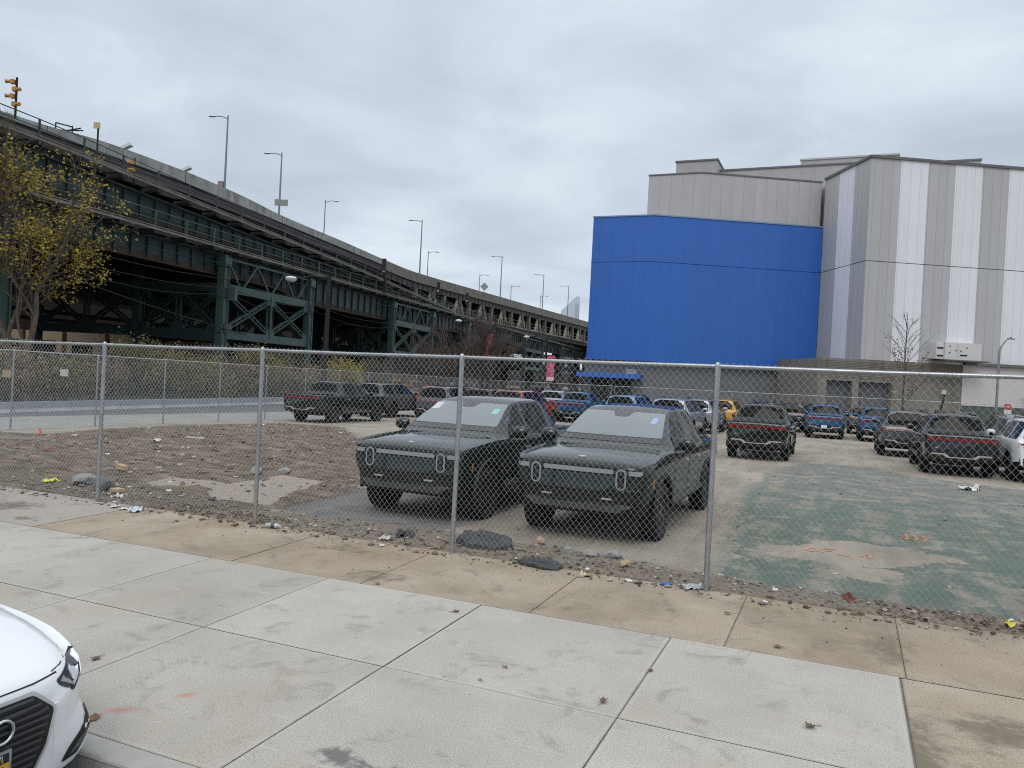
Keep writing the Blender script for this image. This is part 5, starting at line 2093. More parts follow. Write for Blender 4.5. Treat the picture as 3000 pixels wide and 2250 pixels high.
YLEAF = leafmat('yellow_leaf', (.17, .14, .022), (.38, .29, .045), (.52, .40, .08))
RLEAF = leafmat('rust_leaf', (.10, .035, .022), (.20, .06, .035), (.24, .10, .05))
OLEAF = leafmat('olive_leaf', (.09, .085, .035), (.19, .165, .06), (.36, .29, .08))
BLEAF = leafmat('brown_leaf', (.12, .085, .055), (.22, .16, .10), (.34, .25, .15))

tree('yellow_tree', 'tree with sparse yellow autumn leaves before the viaduct at the left', S15(29.6, 32.0, -.4), 21, 14.4, .24, 5, .46, (3, 5), 2, .2, 5600, .165, YLEAF, BARK, None, .15, .07, .66,
     pick=lambda p: p.z > 2.4 and p.z < 12.5, clear=.40, jit=.13, first=[(-.06, -.1, 1), (.13, .0, 1)])
tree('bare_tree', 'bushy bare brown tree beside the tall pink banner', Vector((-2.9, 60, -.5)), 4, 8.6, .17, 4, .5, (5, 6), 6, .5, 0, bark=TWIG, group='bare trees by the viaduct', clear=.40, shrink=.66)
tree('bare_tree', 'wide bare brown tree left of the tall pink banner', Vector((-5.6, 62, -.5)), 9, 7.2, .16, 4, .55, (5, 6), 5, .6, 0, bark=TWIG, group='bare trees by the viaduct', clear=.38, shrink=.68)
tree('bare_tree', 'low bare brown tree in front of the green leg', Vector((-9.2, 62, -.5)), 14, 6.0, .13, 4, .55, (4, 5), 4, .6, 0, bark=TWIG, group='bare trees by the viaduct', clear=.38, shrink=.66)
tree('bare_tree', 'bare brown tree against the left edge of the blue wall', Vector((5.2, 82, -.5)), 19, 8.5, .12, 4, .5, (3, 5), 2, .4, 0, bark=TWIG, group='bare trees by the viaduct', clear=.38, shrink=.66)


def sapling(label, base, seed, h):
    rg = random.Random(seed)
    root = thing('bare_sapling', label, 'tree', base, 0)
    mb = MB()
    tips = []
    pts = [Vector((.02 * math.sin(k), .02 * math.cos(k * 2), h * k / 10)) for k in range(11)]
    mb.tube(pts, [.085 * (1 - k / 10.5) + .006 for k in range(11)], 7, cap=False)
    low = []
    for k in range(34):
        z = h * (.22 + .70 * k / 34)
        a = k * 2.4
        L = (h * .34) * (1 - (z / h - .2) * .9) * rg.uniform(.75, 1.1)
        tp = []
        grow(rg, mb, (0, 0, z), (math.cos(a), math.sin(a), .55 + .9 * z / h), L, .022, 1, .5, (4, 6), tp, .10, .10, .5)
        if z < h * .48:
            low += tp
    mb.build('trunk', GREYTWIG, root, 60, normals=False)
    obj('crown', leaves_mesh(rg, low, 420, .13, RLEAF, .08, base), root)
    return root


sapling('slender bare tree with a few rust leaves before the striped wall', Vector((26.2, 52.3, -.4)), 5, 8.4)


def shrub(label, s_, d, h, w_, seed, mat, n, z=-.35):
    rg = random.Random(seed)
    b = S15(s_, d, z)
    root = thing('shrub', label, 'shrub', b, 0, 'shrubs along the street barrier')
    mb = MB()
    tips = []
    for k in range(9):
        grow(rg, mb, (rg.uniform(-.5, .5) * w_ * .5, rg.uniform(-.4, .4), 0), (rg.uniform(-.5, .5), rg.uniform(-.5, .5), 1), h * .66, .03, 2, .55, (3, 4), tips, .16, .05, .62)
    mb.build('stem', TWIG, root, 60, normals=False)
    obj('foliage', leaves_mesh(rg, tips, n, .17, mat, .22, b), root)


for i, (s_, d, h, w_, mt, n, lb) in enumerate([
        (27.5, 31.2, 2.4, 3.0, BLEAF, 2600, 'brown leafed shrub below the yellow tree'), (30.5, 30.8, 2.1, 3, OLEAF, 2600, 'dark olive shrub right of the yellow tree trunk'),
        (34, 31.0, 2.0, 3.2, BLEAF, 2600, 'brownish shrub behind the second thin fence post'), (37, 31.2, 3.0, 3.0, OLEAF, 3600, 'tall olive shrub before the beige wall'), (40.5, 30.6, 2.6, 3.2, OLEAF, 3200, 'olive yellow shrub behind the street barrier'),
        (44, 31.0, 2.5, 3.2, BLEAF, 3000, 'brown shrub just left of the first green leg'), (47, 30.7, 3.0, 3.0, OLEAF, 3600, 'yellow green shrub in front of the first green leg'), (51, 30.8, 2.4, 3.4, BLEAF, 3000, 'brown shrub between the first and second green legs'),
        (55.5, 31.0, 2.3, 3.4, BLEAF, 3000, 'pinkish brown shrub left of the rear pickup'), (60.5, 30.8, 2.7, 3.6, YLEAF, 3600, 'yellow shrub above the rear dark pickup'), (66, 31, 2.7, 3.6, OLEAF, 3400, 'olive yellow shrub over the grey vehicle roof'), (72, 31, 2.3, 3.4, BLEAF, 2600, 'brown shrub near the black lamp post')]):
    shrub(lb, s_, d, h, w_, 40 + i, mt, n)

# street barrier: concrete lengths along the side street
BARR = M('barrier_concrete', (.23, .25, .265), .85, 0, (.30, .32, .335), 1.5, .2, 20)
k = 0
s_ = 8.0
while s_ < 92:
    b = thing('street_barrier', 'pale grey concrete barrier length along the far side of the side street', 'barrier', S15(s_ + 1.5, 28.5, -.33), R(90 - 15), 'concrete barrier lengths')
    mb = MB()
    mb.prism([(-.28, -.2), (-.28, .06), (-.14, .20), (-.10, .48), (.10, .48), (.14, .20), (.28, .06), (.28, -.2)], lambda p, t: Vector((t, p[0], p[1])), -1.48, 1.48)
    mb.build('barrier_block', BARR, b)
    s_ += 3.0
fp = thing('verge', '', '', (0, 0, 0))
bpy.data.objects.remove(fp)
mb = MB()
q = ss(-10, 260, 9)
mb.strip(S15, q, 28.9, 140, lambda a: -.9, lambda a: -.40)
structure(mb.build('verge', M('verge_earth', (.07, .06, .048), .95, 0, (.12, .10, .08), .6, .4, 5)))
# walls and clutter seen below the viaduct
BEIGE = M('beige_wall', (.42, .32, .22), .85, 0, (.50, .39, .28), .5)
wl = thing('beige_building', 'beige building wall in the dark below the viaduct at the left', 'building', (-46, 86, -.4))
mb = MB()
mb.box((-2, 2, 2.6), (24, 4, 5.2))
mb.build('wall', BEIGE, wl)
mb = MB()
mb.box((4.3, -.03, 2.2), (3.2, .08, 2.6))
mb.build('shutter', M('dark_red', (.12, .02, .02), .7), wl)
mb = MB()
for x in (-8, -3.5, 1.2, 7.5):
    mb.box((x, -.05, 2.6), (.35, .16, 5.2))
mb.build('pilaster', RUST, wl)
mb = MB()
for x in (-9.5, -5.5, -1.5):
    mb.box((x, -.04, 3.6), (2.2, .1, 1.2))
mb.build('window', GLASS, wl)
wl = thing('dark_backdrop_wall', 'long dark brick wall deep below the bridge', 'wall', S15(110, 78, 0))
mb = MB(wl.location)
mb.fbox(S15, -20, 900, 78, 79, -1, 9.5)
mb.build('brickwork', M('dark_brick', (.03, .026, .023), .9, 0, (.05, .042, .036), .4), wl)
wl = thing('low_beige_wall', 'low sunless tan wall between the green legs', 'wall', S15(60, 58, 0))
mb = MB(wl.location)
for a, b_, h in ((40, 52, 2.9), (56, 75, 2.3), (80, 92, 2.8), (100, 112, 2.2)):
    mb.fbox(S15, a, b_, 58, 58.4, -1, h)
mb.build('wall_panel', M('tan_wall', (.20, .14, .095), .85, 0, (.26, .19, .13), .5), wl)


def banner(label, base, h, zt, zb, w_, seed, arm):
    root = thing('lamp_post_banner', label, 'street lamp', base, 0, 'black lamp posts with pink banners')
    mb = MB()
    mb.tube([(0, 0, -.3), (0, 0, h)], [.13, .085], 8)
    mb.tube([(0, 0, h - .1), (-arm * .5, -.1, h + .1), (-arm, -.2, h + .05)], .05, 6)
    for z in (zt, zb):
        mb.beam((0, 0, z + .03), (w_ + .1, 0, z + .03), .05, .05)
    mb.build('pole', DARKST, root, 50)
    mb = MB()
    mb.box((.12 + w_ / 2, 0, (zt + zb) / 2), (w_, .03, zt - zb))
    mb.build('banner', M('pink_banner', (.46, .06, .14), .7, 0, (.56, .11, .21), 1.6), root)
    mb = MB()
    rg = random.Random(seed)
    mb.box((.12 + w_ / 2, -.02, zb + .22), (w_ * .94, .02, .36))
    for k in range(6):
        mb.box((.12 + w_ * rg.uniform(.25, .75), -.02, zb + (zt - zb) * (.4 + .09 * k)), (w_ * rg.uniform(.12, .4), .02, .07))
    mb.build('banner_print', M('banner_pale', (.74, .52, .60), .7), root)
    mb = MB()
    mb.lathe([(-.12, 0), (-.08, .2), (.02, .28), (.1, .2), (.14, 0)], 14, 'z', (-arm - .25, -.2, h + .0))
    mb.build('lamp_head', WHITEM, root, 50)
    return root


banner('black street lamp with long pink banner behind bare twigs', Vector((-2.42, 63.5, -.45)), 7.1, 6.2, 4.0, .62, 1, 1.9)

b2 = banner('black street lamp with pink and white banner left of the blue wall', Vector((2.95, 71, -.45)), 6.5, 4.95, 2.6, .70, 2, 1.6)
cl = thing('street_lamp', 'black street lamp with long arm and white head before the braced green frame', 'street lamp', Vector((-11.55, 48, -.4)))
mb = MB()
mb.tube([(0, 0, -.3), (0, 0, 8.35)], [.17, .12], 10)
mb.box((0, 0, 3.6), (.42, .42, .5))
mb.tube([(0, 0, 8.2), (-1.0, -.1, 8.25), (-2.0, -.15, 8.05)], [.07, .06, .05], 6)
mb.build('pole', DARKST, cl, 50)
mb = MB()
mb.lathe([(-.16, .0), (-.14, .22), (-.02, .34), (.08, .36), (.16, .26), (.2, 0)], 18, 'z', (-2.3, -.15, 7.98))
mb.build('lamp_head', M('lamp_white', (.62, .66, .64), .4), cl, 50)
lp = thing('street_lamp', 'slim grey parking lamp with bent arm at the right edge', 'street lamp', Vector((31.8, 51.2, -.4)))
mb = MB()
mb.tube([(0, 0, -.3), (0, 0, 6.1), (.12, 0, 6.4), (.42, -.02, 6.85), (.55, -.02, 6.9)], [.085, .075, .06, .05, .05], 8)
mb.build('pole', LAMPM, lp, 50)
mb = MB()
mb.box((.72, -.02, 6.9), (.42, .2, .07))
mb.box((.68, -.02, 6.99), (.07, .07, .1))
mb.build('lamp_head', LAMPM, lp)
dp = thing('leaning_post', 'short dark leaning post before the pale annex wall', 'post', Vector((28.4, 51.5, -.4)))
mb = MB()
mb.beam((-.15, 0, 1.6), (.14, 0, 3.0), .09, .09)
mb.tube([(-.15, 0, -.2), (-.15, 0, 1.7)], .05, 6)
mb.build('post', DARKST, dp)
fs_ = thing('road_sign', 'red and white arrow sign at the foot of the grey lamp', 'sign', Vector((32.4, 51.0, -.4)))
mb = MB()
mb.tube([(0, 0, -.2), (0, 0, 2.5)], .03, 6)
mb.build('post', LAMPM, fs_)
mb = MB()
mb.box((0, -.04, 2.45), (.42, .03, .34))
mb.build('red_panel', M('sign_red', (.50, .05, .03), .5), fs_)
mb = MB()
mb.box((0, -.04, 2.12), (.46, .03, .26))
mb.prism([(-.15, -.02), (.04, -.02), (.04, -.07), (.15, 0), (.04, .07), (.04, .02), (-.15, .02)], lambda p, t: Vector((p[0], t, 2.45 + p[1])), -.062, -.056)
mb.build('white_panel', WHITEM, fs_)
# small vehicles and machines working below the viaduct
def small_van(label, loc, rz, pm, L=4.6, H=2.0):
    root = thing('parked_van', label, 'van', loc, rz, 'vehicles parked below the viaduct')
    mb = MB()
    mb.prism([(-L / 2, .4), (L / 2, .4), (L / 2, .95), (L / 2 - .3, 1.05), (L / 2 - 1.2, H - .05), (L / 2 - 1.6, H), (-L / 2 + .1, H), (-L / 2, 1.0)], lambda p, t: Vector((p[0], t, p[1])), -.9, .9)
    mb.build('body', pm, root)
    mb = MB()
    for sd in (-1, 1):
        mb.box((-.2, sd * .905, H - .5), (L * .5, .02, .5))
    mb.prism([(L / 2 - .42, 1.12), (L / 2 - 1.14, H - .12), (L / 2 - 1.12, H - .1), (L / 2 - .38, 1.14)], lambda p, t: Vector((p[0], t, p[1])), -.8, .8)
    mb.box((-L / 2 - .005, 0, H - .5), (.02, 1.4, .5))
    mb.build('window', GLASS, root)
    for x in (-L / 2 + .8, L / 2 - .85):
        for sd in (-1, 1):
            mb = MB()
            mb.lathe([(-.11, .2), (-.11, .33), (.11, .33), (.11, .2)], 20, 'y', (x, sd * .82, .33))
            mb.build('wheel', RUBBER, root)
    return root


vans = [((-14.5, 68), 1.2, 'silver', 'pale van below the viaduct behind the bare trees', 2.2), ((-19.5, 70), .3, 'slate', 'silver van below the viaduct left of the bare trees', 1.9), ((-5.5, 92), 2.7, 'silver', 'pale van below the pink banner', 2.1),
        ((-9.8, 84), .5, 'red', 'red van deep below the viaduct between banners', 1.9), ((3.4, 92), 1.4, 'slate', 'grey van near the blue awning', 2.0), ((-22.5, 78), .6, 'yellow', 'yellow van far below the viaduct', 2.2), ((-11.5, 76), 2.9, 'yellow', 'yellow van behind the bare twigs', 2.0)]
for (x, y), rz, pc, lb, h in vans:
    small_van(lb, (x, y, -.4), rz, PAINT[pc], 4.6, h)
# ---------------------------------------------------------------- the parked vehicles
LOT = 'vehicles parked in the lot'
pick = make_truck('pickup')
suv = make_truck('suv')
HEAD = TH + math.pi / 2                   # facing away from the pavement


def place(kind, u, v, paint, label, back=False, extra=None):
    """v is the position of the vehicle's middle"""
    z = zg(u, v) - .005
    src = pick if kind == 'p' else suv
    loc = W(u, v, z)
    rz = HEAD + (math.pi if back else 0) + R(rnd.uniform(-.8, .8))
    cat = 'pickup truck' if kind == 'p' else 'suv'
    if not src.get('label'):
        o = src
        tag(o, label, cat, LOT)
        o.location = loc
        o.rotation_euler = (0, 0, rz)
        for c in KIDS[o.name]:
            repaint(c, PAINT[paint])
    else:
        o = dup(src, loc, rz, label, LOT, PAINT[paint], cat)
    return o


tA = place('p', 4.46, 2.30 + .18 + 1.855, 'green', 'dark green pickup facing the pavement with white and cyan windscreen stickers', True)
tB = place('p', 7.18, 2.36 + .18 + 1.855, 'green', 'dark green pickup facing the pavement with one blue windscreen sticker', True)
ROW = [('p', -11.4, 20.2 + 1.75, 'green', 'dark green pickup seen from behind at the end of the brown dirt'),
       ('s', -13.0, 26.6 + 2.55, 'slate', 'grey vehicle just ahead of the rear green pickup by the side fence'),
       ('s', -10.8, 29.6 + 2.55, 'red', 'red vehicle half hidden between two grey ones near the side fence'),
       ('s', -8.7, 26.0 + 2.55, 'slate', 'dark grey vehicle with black rear window right of the half hidden red one'),
       ('s', -11.6, 36.0 + 2.55, 'red', 'far red vehicle of which only the roof shows behind a grey one'),
       ('s', -6.65, 26.8 + 2.55, 'midnight', 'dark vehicle behind the roof of the stickered pickup'),
       ('s', -4.65, 26.0 + 2.55, 'red', 'red vehicle with its whole right side showing between the two front pickups'),
       ('p', -7.0, 37.0 + 2.75, 'silver', 'silver pickup beyond the red vehicle'),
       ('p', -4.9, 35.8 + 2.75, 'blue', 'blue pickup with red tail bar behind the front pickup roof'),
       ('s', -2.6, 41.0 + 2.55, 'black', 'black vehicle far back right of the left blue pickup'),
       ('s', -.55, 31.8 + 2.55, 'light_blue', 'light blue vehicle behind the roof of the sticker pickup'),
       ('s', 3.0, 27.0 + 2.55, 'silver', 'silver vehicle with black rear window nearest behind the front pickup'),
       ('s', 3.1, 33.2 + 2.55, 'silver', 'second silver vehicle directly ahead of the nearer silver one'),
       ('s', 3.45, 40.0 + 2.55, 'yellow', 'bright yellow vehicle behind the silver ones'),
       ('s', 5.55, 43.0 + 2.55, 'black', 'black vehicle left behind the middle dark green pickup'),
       ('s', 7.2, 43.4 + 2.55, 'midnight', 'dark vehicle right behind the middle dark green pickup'),
       ('p', 7.75, 19.3 + 1.75, 'green', 'dark green pickup alone in the middle showing its tailgate'),
       ('p', 9.4, 38.4 + 1.75, 'blue', 'blue pickup with white plate on its rear bumper'),
       ('s', 8.6, 47.0 + 2.55, 'black', 'black vehicle at the back fence left of the blue plated pickup'),
       ('p', 12.1, 38.2 + 1.75, 'blue', 'blue pickup without plate left of the dark grey row'),
       ('s', 11.6, 46.5 + 2.55, 'slate', 'grey vehicle at the back fence behind the blue pickups'),
       ('s', 12.7, 25.6 + 2.55, 'slate', 'dark grey vehicle just ahead of the right hand dark pickup'),
       ('p', 13.65, 19.2 + 1.75, 'midnight', 'blackish green pickup on the right with bright bumper brackets'),
       ('s', 16.5, 24.2 + 2.55, 'slate', 'grey green vehicle behind the white one'),
       ('s', 15.95, 17.7 + 2.55, 'white', 'white vehicle cut by the right edge of the picture'),
       ('s', 15.4, 35.5 + 2.55, 'midnight', 'dark vehicle with roof rails in the row behind the right pickup, its left end'),
       ('s', 18.0, 35.2 + 2.55, 'slate', 'grey vehicle second in the row behind the right pickup'),
       ('s', 20.6, 35.6 + 2.55, 'midnight', 'dark vehicle third in the row behind the right pickup'),
       ('s', 23.2, 35.4 + 2.55, 'slate', 'grey vehicle at the right end of the row behind the right pickup'),
       ('s', 14.3, 44.0 + 2.55, 'black', 'black vehicle in the last row before the concrete wall'),
       ('p', 17.0, 44.3 + 2.75, 'slate', 'grey pickup in the last row before the pale annex'),
       ('p', 19.8, 43.8 + 2.75, 'midnight', 'dark pickup in the last row near the arrow sign'),
       ('s', 22.6, 44.2 + 2.55, 'silver', 'silver vehicle in the last row right of the arrow sign')]
cars = {}
for k_, u, v, pc, lb in ROW:
    cars[lb] = place(k_, u, v, pc, lb)


def kid(root, stem_):
    return [c for c in COL.objects if c.parent == root and c.name.split('.')[0] == stem_]


# stickers on the two front windscreens, a plate on one blue pickup
KP = Skin([c for c in KIDS[pick.name] if c.name.startswith('body')][0].data)
for root, lst in ((tA, [((-.60, 1.67), .16, .11, STICKW), ((.56, 1.63), .10, .085, STICKC)]), (tB, [((.55, 1.64), .09, .085, STICKB)])):
    ws = kid(root, 'windscreen')[0]
    for (y, z), w_, h_, mt in lst:
        mb = MB()
        KP.decal(mb, [(y - w_ / 2, z - h_ / 2), (y + w_ / 2, z - h_ / 2), (y + w_ / 2, z + h_ / 2), (y - w_ / 2, z + h_ / 2)], 'front', .010)
        mb.build('sticker', mt, ws)
mb = MB()
KP.decal(mb, rrect(-.15, .15, .62, .77, .01), 'rear', .03)
mb.build('number_plate', PLATEW, cars['blue pickup with white plate on its rear bumper'])


# ---------------------------------------------------------------- white saloon at the kerb
def make_saloon():
    hl = 2.22
    fx, rx = hl - .86, hl - .86 - 2.63
    T = dict(
        zt=[(hl, .63), (hl - .02, .70), (hl - .07, .752), (hl - .16, .79), (hl - .35, .845), (hl - .7, .91), (hl - 1.05, .955), (hl - 1.2, .985), (hl - 1.6, 1.18), (hl - 2.0, 1.345), (hl - 2.3, 1.40), (-.4, 1.415), (-.9, 1.39), (-1.35, 1.22), (-1.7, 1.05), (-hl + .15, 1.02), (-hl + .03, .98), (-hl, .92)],
        wt=[(hl, .36), (hl - .02, .44), (hl - .07, .54), (hl - .16, .635), (hl - .35, .715), (hl - .7, .775), (hl - 1.05, .79), (hl - 1.2, .76), (hl - 2.0, .59), (-.4, .57), (-.9, .57), (-1.7, .70), (-hl + .15, .72), (-hl, .62)],
        wb=[(hl, .44), (hl - .02, .52), (hl - .07, .62), (hl - .16, .715), (hl - .35, .80), (hl - .6, .86), (hl - 1.0, .885), (0, .89), (-1.4, .885), (-hl + .3, .84), (-hl + .05, .74), (-hl, .68)],
        zb=[(hl, .56), (hl - .1, .66), (hl - .35, .735), (hl - 1.0, .82), (0, .88), (-1.5, .92), (-hl, .86)],
        wl=[(hl, .46), (hl - .02, .55), (hl - .07, .70), (hl - .16, .795), (hl - .35, .865), (hl - .6, .885), (0, .86), (-1.4, .86), (-hl + .2, .80), (-hl, .70)],
        z0=[(hl, .20), (hl - .3, .19), (0, .18), (-hl, .26)],
        crown=[(hl, .03), (hl - .2, .06), (hl - .9, .065), (hl - 1.5, .05), (-1, .05), (-hl, .04)])
    st = [hl, hl - .01, hl - .02, hl - .04, hl - .07, hl - .11, hl - .16, hl - .22, hl - .28, hl - .35, hl - .45, hl - .57, hl - .7, hl - .86, hl - 1.05, hl - 1.2, hl - 1.4, hl - 1.6, hl - 1.8, hl - 2.0, hl - 2.3, -.4, -.65, -.9, -1.1, -1.35, -1.55, -1.7, -1.9, -hl + .15, -hl + .08, -hl + .03, -hl]
    me = loft_body(T, st, (fx, rx), .355, .0)
    # the wheel wells are cut at the truck's height, so lower this car's wheels to suit
    me.materials[0] = PAINT['white']
    root = thing('parked_saloon', 'white saloon parked at the kerb, front corner at the left edge of the picture', 'car')
    obj('body', me, root)
    K = Skin(me)

    def part(name, mats, draw, smooth=38, par=None):
        mb = MB()
        draw(mb)
        return mb.build(name, mats, par or root, smooth)
    G = [(-.315, .672), (.315, .672), (.425, .575), (.385, .40), (.28, .235), (-.28, .235), (-.385, .40), (-.425, .575)]
    G2 = [(-.328, .690), (.328, .690), (.443, .582), (.402, .397), (.293, .22), (-.293, .22), (-.402, .397), (-.443, .582)]
    part('grille_frame', CHROME, lambda mb: K.decal(mb, roundpoly(G2, .025), 'front', .012, .08))
    gr = part('grille', M('grille_black', (.006, .006, .007), .4), lambda mb: K.decal(mb, roundpoly(G, .02), 'front', .015, .08))
    SL = M('grille_slat', (.075, .078, .085), .35, .5)

    def slats(mb):
        for k in range(12):
            z = .262 + .036 * k
            hw = .30 + (.425 - .30) * min(1, (z - .235) / .32) - (max(0, z - .575) * 1.1) - .03
            K.decal(mb, [(-hw, z - .006), (hw, z - .006), (hw, z + .006), (-hw, z + .006)], 'front', .028, .06)
    part('grille_slat', SL, slats, par=gr)

    def rings(mb):
        for k in (-1.5, -.5, .5, 1.5):
            p = K.hit(k * .085, .565, 'front')
            pts = [(p.x + .045 - abs(k) * .004, p.y + .056 * math.cos(a), p.z + .056 * math.sin(a)) for a in [2 * math.pi * i / 28 for i in range(29)]]
            mb.tube(pts, .0085, 8, cap=False)
    part('ring_emblem', CHROME, rings, 60)
    p = K.hit(.0, .40, 'front')
    pl = MB()
    pl.box((p.x + .050, 0, .385), (.014, .335, .185))
    plate = pl.build('number_plate', CHROME, root)
    mb = MB()
    mb.box((p.x + .0585, 0, .365), (.004, .305, .105))
    mb.build('plate_field', M('plate_gold', (.60, .33, .025), .45), plate)
    mb = MB()
    mb.box((p.x + .0585, 0, .441), (.004, .305, .045))
    mb.build('plate_band', M('plate_navy', (.012, .014, .03), .4), plate)
    for txt, y, z, sz, mt in (('350', .075, .362, .115, M('plate_black', (.012, .012, .012), .5)), ('AN', .105, .452, .026, WHITEM), ('K', .118, .431, .026, M('plate_gold_text', (.65, .42, .06), .5))):
        tm = text_mesh(txt, sz, .001, mt, 1.0)
        for v in tm.vertices:
            v.co.x *= .74
        o = obj('lettering', tm, plate)
        o.location = (p.x + .062, y, z)
        o.rotation_euler = (0, 0, R(90))
    for s_ in (-1, 1):
        f = lambda pts: [(s_ * a, b_) for a, b_ in pts]
        h = part('headlight', M('lamp_dark', (.05, .052, .056), .12, .3) if s_ < 0 else bpy.data.materials['lamp_dark'], lambda mb: K.decal(mb, roundpoly(f([(.475, .690), (.50, .655), (.59, .598), (.655, .640), (.70, .625), (.775, .60), (.845, .665), (.842, .745), (.76, .742), (.62, .725)]), .012), 'front', .006, .06))
        part('lamp_reflector', CHROME, lambda mb: (K.decal(mb, f([(.585, .625), (.635, .655), (.66, .72), (.60, .70)]), 'front', .009, .05), K.decal(mb, f([(.70, .645), (.80, .675), (.83, .735), (.74, .72)]), 'front', .009, .05)), par=h)
        part('lamp_strip', LENS, lambda mb: K.decal(mb, f([(.505, .672), (.59, .625), (.585, .64), (.53, .69)]), 'front', .010, .05), par=h)
        part('side_intake', TRIM, lambda mb: K.decal(mb, roundpoly(f([(.50, .245), (.62, .245), (.735, .33), (.785, .43), (.70, .395), (.55, .30)]), .015), 'front', .006, .06))
        part('fog_blade', SL, lambda mb: K.decal(mb, f([(.55, .265), (.66, .285), (.70, .345), (.62, .315)]), 'front', .012, .05))
        part('door_seam', TRIM, lambda mb: [K.line(mb, q, 'left' if s_ > 0 else 'right', .008) for q in ([(.72, .3), (.70, .6), (.74, .82)], [(-.32, .3), (-.34, .86)], [(-1.1, .6), (-1.2, .88)])])
        for q in ([(.92, .93), (.35, 1.28), (-.28, 1.33), (-.28, .93)], [(-.36, .93), (-.36, 1.33), (-.95, 1.30), (-1.25, 1.12), (-1.1, .95)]):
            part('side_window', GLASS, lambda mb: K.decal(mb, roundpoly(q, .05), 'left' if s_ > 0 else 'right', .004))
        part('tail_light', REDLENS, lambda mb: K.decal(mb, f([(.35, .80), (.70, .80), (.72, .90), (.38, .88)]), 'rear', .006))
        for wx in (fx, rx):
            w_ = obj('wheel', TYRE_S, root)
            w_.location = (wx, s_ * .70, .32)
            w_.rotation_euler = (0, 0, math.pi if s_ < 0 else 0)
            obj('rim', RIM_S, w_)
        mb = MB()
        vs = []
        for k, rr in enumerate((.03, .075, .085, .07, .03)):
            for j in range(10):
                a = 2 * math.pi * j / 10
                vs.append((.80 + math.cos(a) * rr * .8, s_ * (.88 + .05 * k), 1.0 + math.sin(a) * rr))
        mb.add(vs, [(k * 10 + j, k * 10 + (j + 1) % 10, (k + 1) * 10 + (j + 1) % 10, (k + 1) * 10 + j) for k in range(4) for j in range(10)] + [tuple(range(10)), tuple(range(40, 50))])
        mb.build('mirror', PAINT['white'], root, 50)
    # bonnet joints and pressed lines
    def top_line(mb, pts, w_, lift, depth=.004):
        prev = None
        P = []
        for (x, y) in pts:
            h_, n_, _, _ = K.bvh.ray_cast(Vector((x, y, 3)), Vector((0, 0, -1)))
            P.append((h_, n_))
        for (a, na), (b_, nb) in zip(P[:-1], P[1:]):
            t = (b_ - a).normalized()
            s1 = t.cross(na).normalized() * w_ / 2
            mb.add([a - s1 + na * lift, a + s1 + na * lift, b_ + s1 + nb * lift, b_ - s1 + nb * lift], [(0, 1, 2, 3)])
    for s_ in (-1, 1):
        part('bonnet_seam', TRIM, lambda mb: top_line(mb, [(hl - .085, s_ * .475), (hl - .13, s_ * .56), (hl - .2, s_ * .635), (hl - .32, s_ * .685), (hl - .5, s_ * .725), (hl - .8, s_ * .757), (hl - 1.1, s_ * .765)], .007, .002))
    part('bonnet_front_seam', TRIM, lambda mb: K.line(mb, [(-.50, .722), (-.34, .718), (.34, .718), (.50, .722)], 'front', .006))
    part('windscreen', SCREEN, lambda mb: K.decal(mb, roundpoly([(-.72, 1.0), (.72, 1.0), (.57, 1.34), (-.57, 1.34)], .04), 'front', .004))
    part('rear_window', GLASS, lambda mb: K.decal(mb, roundpoly([(-.62, 1.10), (.62, 1.10), (.52, 1.34), (-.52, 1.34)], .04), 'rear', .004))
    part('wiper_panel', TRIM, lambda mb: K.decal(mb, [(-.70, .975), (.70, .975), (.69, 1.0), (-.69, 1.0)], 'front', .006))
    mb = MB()
    mb.box((0, 0, .30), (hl * 2 - .7, 1.3, .14))
    mb.build('undercarriage', TRIM, root)
    return root


TYRE_S, RIM_S = wheel_meshes(.32, .22, 5)
sal = make_saloon()
su, sv = 6.70 - 2.22, -6.14
sal.location = W(su, sv, zg(5, -5.3) - .145 + .015)
sal.rotation_euler = (0, 0, TH + R(1.5))

# ---------------------------------------------------------------- litter and rubble
LEAFB = M('dead_leaf', (.10, .06, .04), .8, 0, (.17, .10, .065), 20)
LEAFO = M('orange_leaf', (.24, .13, .06), .8, 0, (.17, .085, .04), 20)
PLAS = M('clear_plastic', (.36, .37, .39), .22, 0, (.52, .53, .55), 12)
PAPER = M('white_paper', (.66, .65, .62), .8, 0, (.52, .50, .46), 10)
ASLAB = M('asphalt_slab', (.035, .038, .042), .85, 0, (.075, .08, .084), 14, .8, 60)
BRICKM = M('brick_tan', (.34, .24, .15), .9, 0, (.44, .33, .22), 12, .4, 50)
STONE = M('stone_grey', (.20, .20, .195), .9, 0, (.32, .315, .30), 9, .5, 40)
WOODM = M('raw_wood', (.40, .28, .15), .8, 0, (.50, .37, .22), 10)
ORANGEM = M('orange_plastic', (.75, .13, .05), .5)
YELM = M('yellow_plastic', (.70, .62, .06), .5)
BLUEM = M('blue_plastic', (.04, .10, .42), .4)
PIPEM = M('pale_pipe', (.30, .28, .25), .7)


def gpos(u, v, dz=0.0):
    return W(u, v, (lot_z(u, v) if v > 0 else zg(u, v)) + dz)


